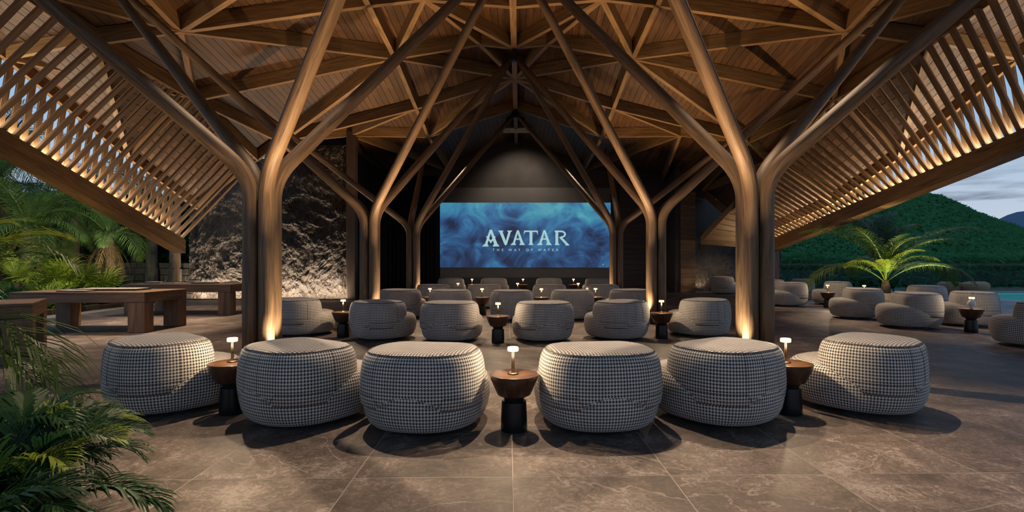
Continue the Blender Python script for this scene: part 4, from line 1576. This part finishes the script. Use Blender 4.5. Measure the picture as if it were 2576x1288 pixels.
for q, (az, el, sc, mi) in enumerate(((5, -12, 0.98, 1), (176, -14, 1.0, 1), (25, 4, 1.0, 0), (150, 2, 1.0, 0), (-20, 0, 1.0, 0), (200, 4, 0.95, 0), (60, 8, 1.05, 0), (95, 10, 1.05, 0), (125, 8, 1.0, 0),
                                      (-50, 2, 0.8, 0), (230, 0, 0.8, 2), (-75, 14, 0.62, 0), (262, 16, 0.65, 0), (-15, 5, 0.9, 2), (190, 0, 0.9, 2), (110, 16, 1.0, 0), (75, 18, 1.0, 0), (80, -8, 1.0, 1), (-38, -10, 0.85, 1), (40, 14, 1.05, 0), (300, 20, 0.8, 2))):
    leaf_obj('frond', coco[mi], e, Vector((0, 0, 0.45)), az, el + rnd.uniform(-4, 4), sc, rnd.uniform(-12, 12))
spot((12.9, 18.0, 0.25), (13.4, 19.4, 2.7), 620, 90, (1.0, 0.83, 0.45))
spot((14.6, 18.0, 0.25), (14.3, 19.6, 2.9), 620, 90, (1.0, 0.83, 0.45))

bal = empty('glass_balustrade', (12, 29.0, 0), label='frameless glass wind screen with thin dark rail along the terrace', cat='balustrade')
for k in range(9):
    x = 1.2 + k * 2.6
    box('glass_pane', x + 0.02, x + 2.58, -0.01, 0.01, 0.05, 1.55, 'glass', bal)
    box('clamp', x - 0.03, x + 0.03, -0.03, 0.03, 0, 0.14, 'blackmetal', bal)
box('top_rail', 1.2, 24.6, -0.02, 0.02, 1.552, 1.585, 'blackmetal', bal)

pool = empty('pool', (28, 26, 0), label='turquoise swimming pool at the right edge of the terrace', cat='pool')
box('basin', -6, 10, -5.0, 3.0, -1.3, -1.2, 'water', pool)
box('water', -5.95, 10, -4.95, 2.95, -0.5, -0.08, 'water', pool)
box('rim', -6.0, 10, 3.0, 3.4, -0.4, 0.02, 'pooltile', pool)
box('rim', -6.0, 10, -5.4, -5.0, -0.4, 0.02, 'pooltile', pool)

for k, (x, y, sc, lab) in enumerate(((21.35, 25.6, 0.95, 'wicker pouf at the left of the group by the pool'), (22.0, 25.0, 1.0, 'largest wicker pouf in front of the group by the pool'), (22.95, 25.9, 0.9, 'wicker pouf at the right of the group by the pool'))):
    e = empty('wicker_pouf', (x, y, 0), label=lab, cat='pouf', group='wicker poufs by the pool')
    lathe('frame', [(0.28 * sc, 0), (0.40 * sc, 0.12), (0.52 * sc, 0.32), (0.56 * sc, 0.5), (0.50 * sc, 0.62), (0.36 * sc, 0.68), (0.05, 0.69)], 'wicker', e, 26)
    for q in range(6):
        z = 0.12 + q * 0.085
        rr_ = sc * (0.40 + 0.16 * math.sin(PI * 0.5 * min(1, (z - 0.1) / 0.38))) + 0.004
        if z > 0.5:
            rr_ = sc * (0.56 - (z - 0.5) * 0.5) + 0.004
        tube('weave_ring', [(rr_ * math.cos(a), rr_ * math.sin(a), z) for a in [2 * PI * i / 26 for i in range(26)]], 0.014, 'wicker', e, seg=5, closed=True)


def hill_z(x, y):
    t = max(0.0, min(1.0, (y - 33) / 62))
    ridge_ = 13.4 * max(0.1, 1 - 2.6 * max(0.0, x / y - 0.81))
    base = ridge_ * (t * t * (3 - 2 * t))
    n1 = noise.fractal(Vector((x * 0.05, y * 0.05, 3.3)), 1.0, 2.0, 4) * 1.0 * t
    return base + n1 - 0.6


v, f = [], []
nx, ny = 120, 60
for j in range(ny + 1):
    for i in range(nx + 1):
        x = -5 + 165 * i / nx
        y = 33 + 70 * j / ny
        z = hill_z(x, y) + 0.35 * noise.noise(Vector((x * 0.8, y * 0.8, 0)))
        v.append((x, y, z))
for j in range(ny):
    for i in range(nx):
        a = j * (nx + 1) + i
        f.append((a, a + 1, a + nx + 2, a + nx + 1))
h = obj('hillside', v, f, 'hill', smooth=True)
tag(h, 'green forested hillside rising beyond the terrace', 'hill', kind='structure')

# treetops covering the hillside
ico_v, ico_f = [], []
phi = (1 + 5 ** 0.5) / 2
iv = [(-1, phi, 0), (1, phi, 0), (-1, -phi, 0), (1, -phi, 0), (0, -1, phi), (0, 1, phi), (0, -1, -phi), (0, 1, -phi), (phi, 0, -1), (phi, 0, 1), (-phi, 0, -1), (-phi, 0, 1)]
if_ = [(0, 11, 5), (0, 5, 1), (0, 1, 7), (0, 7, 10), (0, 10, 11), (1, 5, 9), (5, 11, 4), (11, 10, 2), (10, 7, 6), (7, 1, 8), (3, 9, 4), (3, 4, 2), (3, 2, 6), (3, 6, 8), (3, 8, 9), (4, 9, 5), (2, 4, 11), (6, 2, 10), (8, 6, 7), (9, 8, 1)]
iv = [Vector(q).normalized() for q in iv]
# one subdivision
mid, sv2, sf2 = {}, list(iv), []


def mp_(a, b):
    k = (min(a, b), max(a, b))
    if k not in mid:
        sv2.append(((iv[a] + iv[b]) / 2).normalized())
        mid[k] = len(sv2) - 1
    return mid[k]


for a, b, c in if_:
    ab, bc, ca_ = mp_(a, b), mp_(b, c), mp_(c, a)
    sf2 += [(a, ab, ca_), (b, bc, ab), (c, ca_, bc), (ab, bc, ca_)]
rnd = random.Random(123)
v, f = [], []
for i in range(1500):
    x = rnd.uniform(8, 130)
    y = 34 + 62 * rnd.random() ** 1.4
    if x / y > 1.25 or x / y < 0.3:
        continue
    z = hill_z(x, y)
    s0 = rnd.uniform(0.18, 0.5) * (0.7 + y / 90)
    b0 = len(v)
    for q in sv2:
        k = 1 + 0.45 * noise.noise(q * 1.7 + Vector((x, y, 0)))
        v.append((x + q.x * s0 * k, y + q.y * s0 * k, z + s0 * 0.35 + q.z * s0 * 0.85 * k))
    f += [tuple(b0 + w for w in t) for t in sf2]
for i in range(70000):
    y = 34 + 64 * rnd.random() ** 1.2
    x = y * rnd.uniform(0.42, 1.12)
    c = Vector((x, y, hill_z(x, y) + rnd.uniform(0.0, 0.75)))
    a = Vector((rnd.gauss(0, 1), rnd.gauss(0, 1), rnd.gauss(0, 0.6))).normalized()
    b = a.cross(Vector((rnd.gauss(0, 1), rnd.gauss(0, 1), rnd.gauss(0, 1)))).normalized()
    l = rnd.uniform(0.22, 0.5) * (0.6 + y / 110)
    q = len(v)
    v += [c - a * l, c + b * l * 0.45, c + a * l, c - b * l * 0.45]
    f.append((q, q + 1, q + 2, q + 3))
h = obj('hill_trees', v, f, 'hill', smooth=False)
tag(h, 'countless green treetops covering the hillside', 'trees', kind='stuff')
leaf_cloud('hedge_foliage', 16000, lambda r: (lambda x: Vector((x, r.uniform(32.0, 34.5), (1.0 + 1.2 * noise.noise(Vector((x * 0.3, 0, 0))) + 1.0) * r.random())))(r.uniform(10, 46)), 0.26, 'hill',
           'green shrubs growing behind the glass wind screen', 15)

v, f = [], []
for i in range(61):
    x = 200 + 10 * i
    z = 28 + 17 * math.exp(-((x - 440) / 40) ** 2) + 5 * noise.fractal(Vector((x * 0.012, 0, 0)), 1, 2, 4)
    v += [(x, 420, -5), (x, 420 + 0.6 * z, z)]
for i in range(60):
    f.append((2 * i, 2 * i + 2, 2 * i + 3, 2 * i + 1))
b0 = len(v)
v += [(200, 520, -5), (800, 520, -5)]
f.append((1, b0, 0))
h = obj('mountain', v, f, 'mountain', smooth=True)
tag(h, 'distant blue mountain on the right horizon', 'mountain', kind='structure')

# ------------------------------------------------------------------ lamps of the hall
# floor lamps washing up the columns
for side in ('left', 'right'):
    s = -1 if side == 'left' else 1
    for i, y in enumerate(col_y):
        x = X0 + s * 3.93
        spot((x - s * 0.46, y - 0.16, 0.05), (x - s * 0.18, y - 0.12, 1.9), 560, 58, WARM2, 1.0, 0.02)
        spot((x + s * 0.46, y + 0.16, 0.05), (x + s * 0.16, y + 0.12, 1.7), 25 if i == 0 else 110, 62, WARM2, 1.0, 0.02)
        spot((x - s * 1.5, y - 1.5, 0.03), (x - s * 0.12, y - 0.13, 3.15), 700, 22, WARM2, 1.0, 0.02)  # extra unseen spot, added to brighten the undersides of the bends
        # uplights let into the floor, washing the roof
        spot((x - s * 1.1, y - 1.0, 0.03), (x - s * 1.5, y - 1.4, 8.6), 2300, 66, WARM, 1.0, 0.03)
        spot((x + s * 1.1, y + 1.0, 0.03), (x + s * 2.4, y + 1.5, 8.3), 2300, 66, WARM, 1.0, 0.03)
# downlights in the roof
for (x, y, tx, ty, w_) in ((-3.4, 8.9, -3.1, 5.2, 2100), (0.2, 8.6, 0.4, 4.8, 2300), (3.4, 8.9, 3.1, 5.2, 2100), (-2.6, 14.8, -2.2, 10.8, 1500), (2.2, 14.8, 2.0, 10.8, 1500),
                         (-3.3, 18.2, -1.6, 15.0, 1000), (3.0, 18.2, 1.4, 15.0, 1000), (-3.4, 22.2, -1.5, 19.5, 420), (3.2, 22.2, 1.4, 19.5, 420), (-0.2, 21.0, -0.2, 24.2, 420),
                         (-9.2, 14.5, -10.2, 13.2, 3000), (-8.6, 10.8, -8.4, 10.0, 1100), (-9.6, 18.4, -10.6, 17.2, 1500), (9.0, 17.5, 11.0, 14.2, 1500), (9.0, 20.5, 11.5, 19.6, 900)):
    spot((x, y, (7.9 if y < 17 else 6.9) if abs(x) < 5 else 6.6), (tx, ty, 0), w_, 58, (1.0, 0.76, 0.52), 0.7, 0.04)
# uplights in the floor below the eave beams
for (x, y, tx, tz, w_) in ((-11.6, 14.9, -13.0, 4.2, 160), (-12.6, 18.8, -13.1, 3.0, 60), (11.4, 16.2, 12.8, 4.3, 160), (11.8, 21.5, 12.8, 3.4, 90), (11.9, 24.6, 12.8, 2.8, 60)):
    spot((x, y, 0.03), (tx, y, tz), w_, 80, WARM, 1.0, 0.02)
# unseen spots added outside the eave beam to brighten the garden; lamps in the bed
for (y, tx, ty, tz, w_) in ((13.0, -17.0, 18.0, 1.2, 900), (15.5, -18.5, 20.0, 3.0, 900), (17.5, -18.0, 21.5, 3.0, 500)):
    spot((-13.6, y, 4.3 - 0.36 * (y - 13.2)), (tx, ty, tz), w_, 100, (1.0, 0.92, 0.60), 1.0, 0.03)
for (x, y, tx, ty, tz, w_) in ((-15.4, 17.4, -16.3, 18.6, 1.6, 60), (-16.6, 18.6, -18.2, 20.0, 3.6, 260), (-17.6, 20.8, -19.2, 22.3, 4.2, 260), (-20.0, 19.0, -21.0, 21.0, 5.0, 300), (-4.6, 3.9, -5.2, 4.8, 1.6, 45)):
    spot((x, y, 0.15), (tx, ty, tz), w_, 110, (1.0, 0.90, 0.50), 1.0, 0.03)
spot((-1.2, 4.6, 6.5), (-3.2, 3.0, 0.5), 420, 40, (1.0, 0.86, 0.45), 1.0, 0.03)
spot((9.95, 28.35, 0.10), (10.2, 28.8, 1.2), 60, 120, WARM2)
spot((12.0, 26.2, 2.3), (10.9, 28.0, 0.4), 160, 90, WARM2)
spot((9.0, 27.3, 0.12), (9.1, 28.0, 1.2), 9, 80, WARM2)
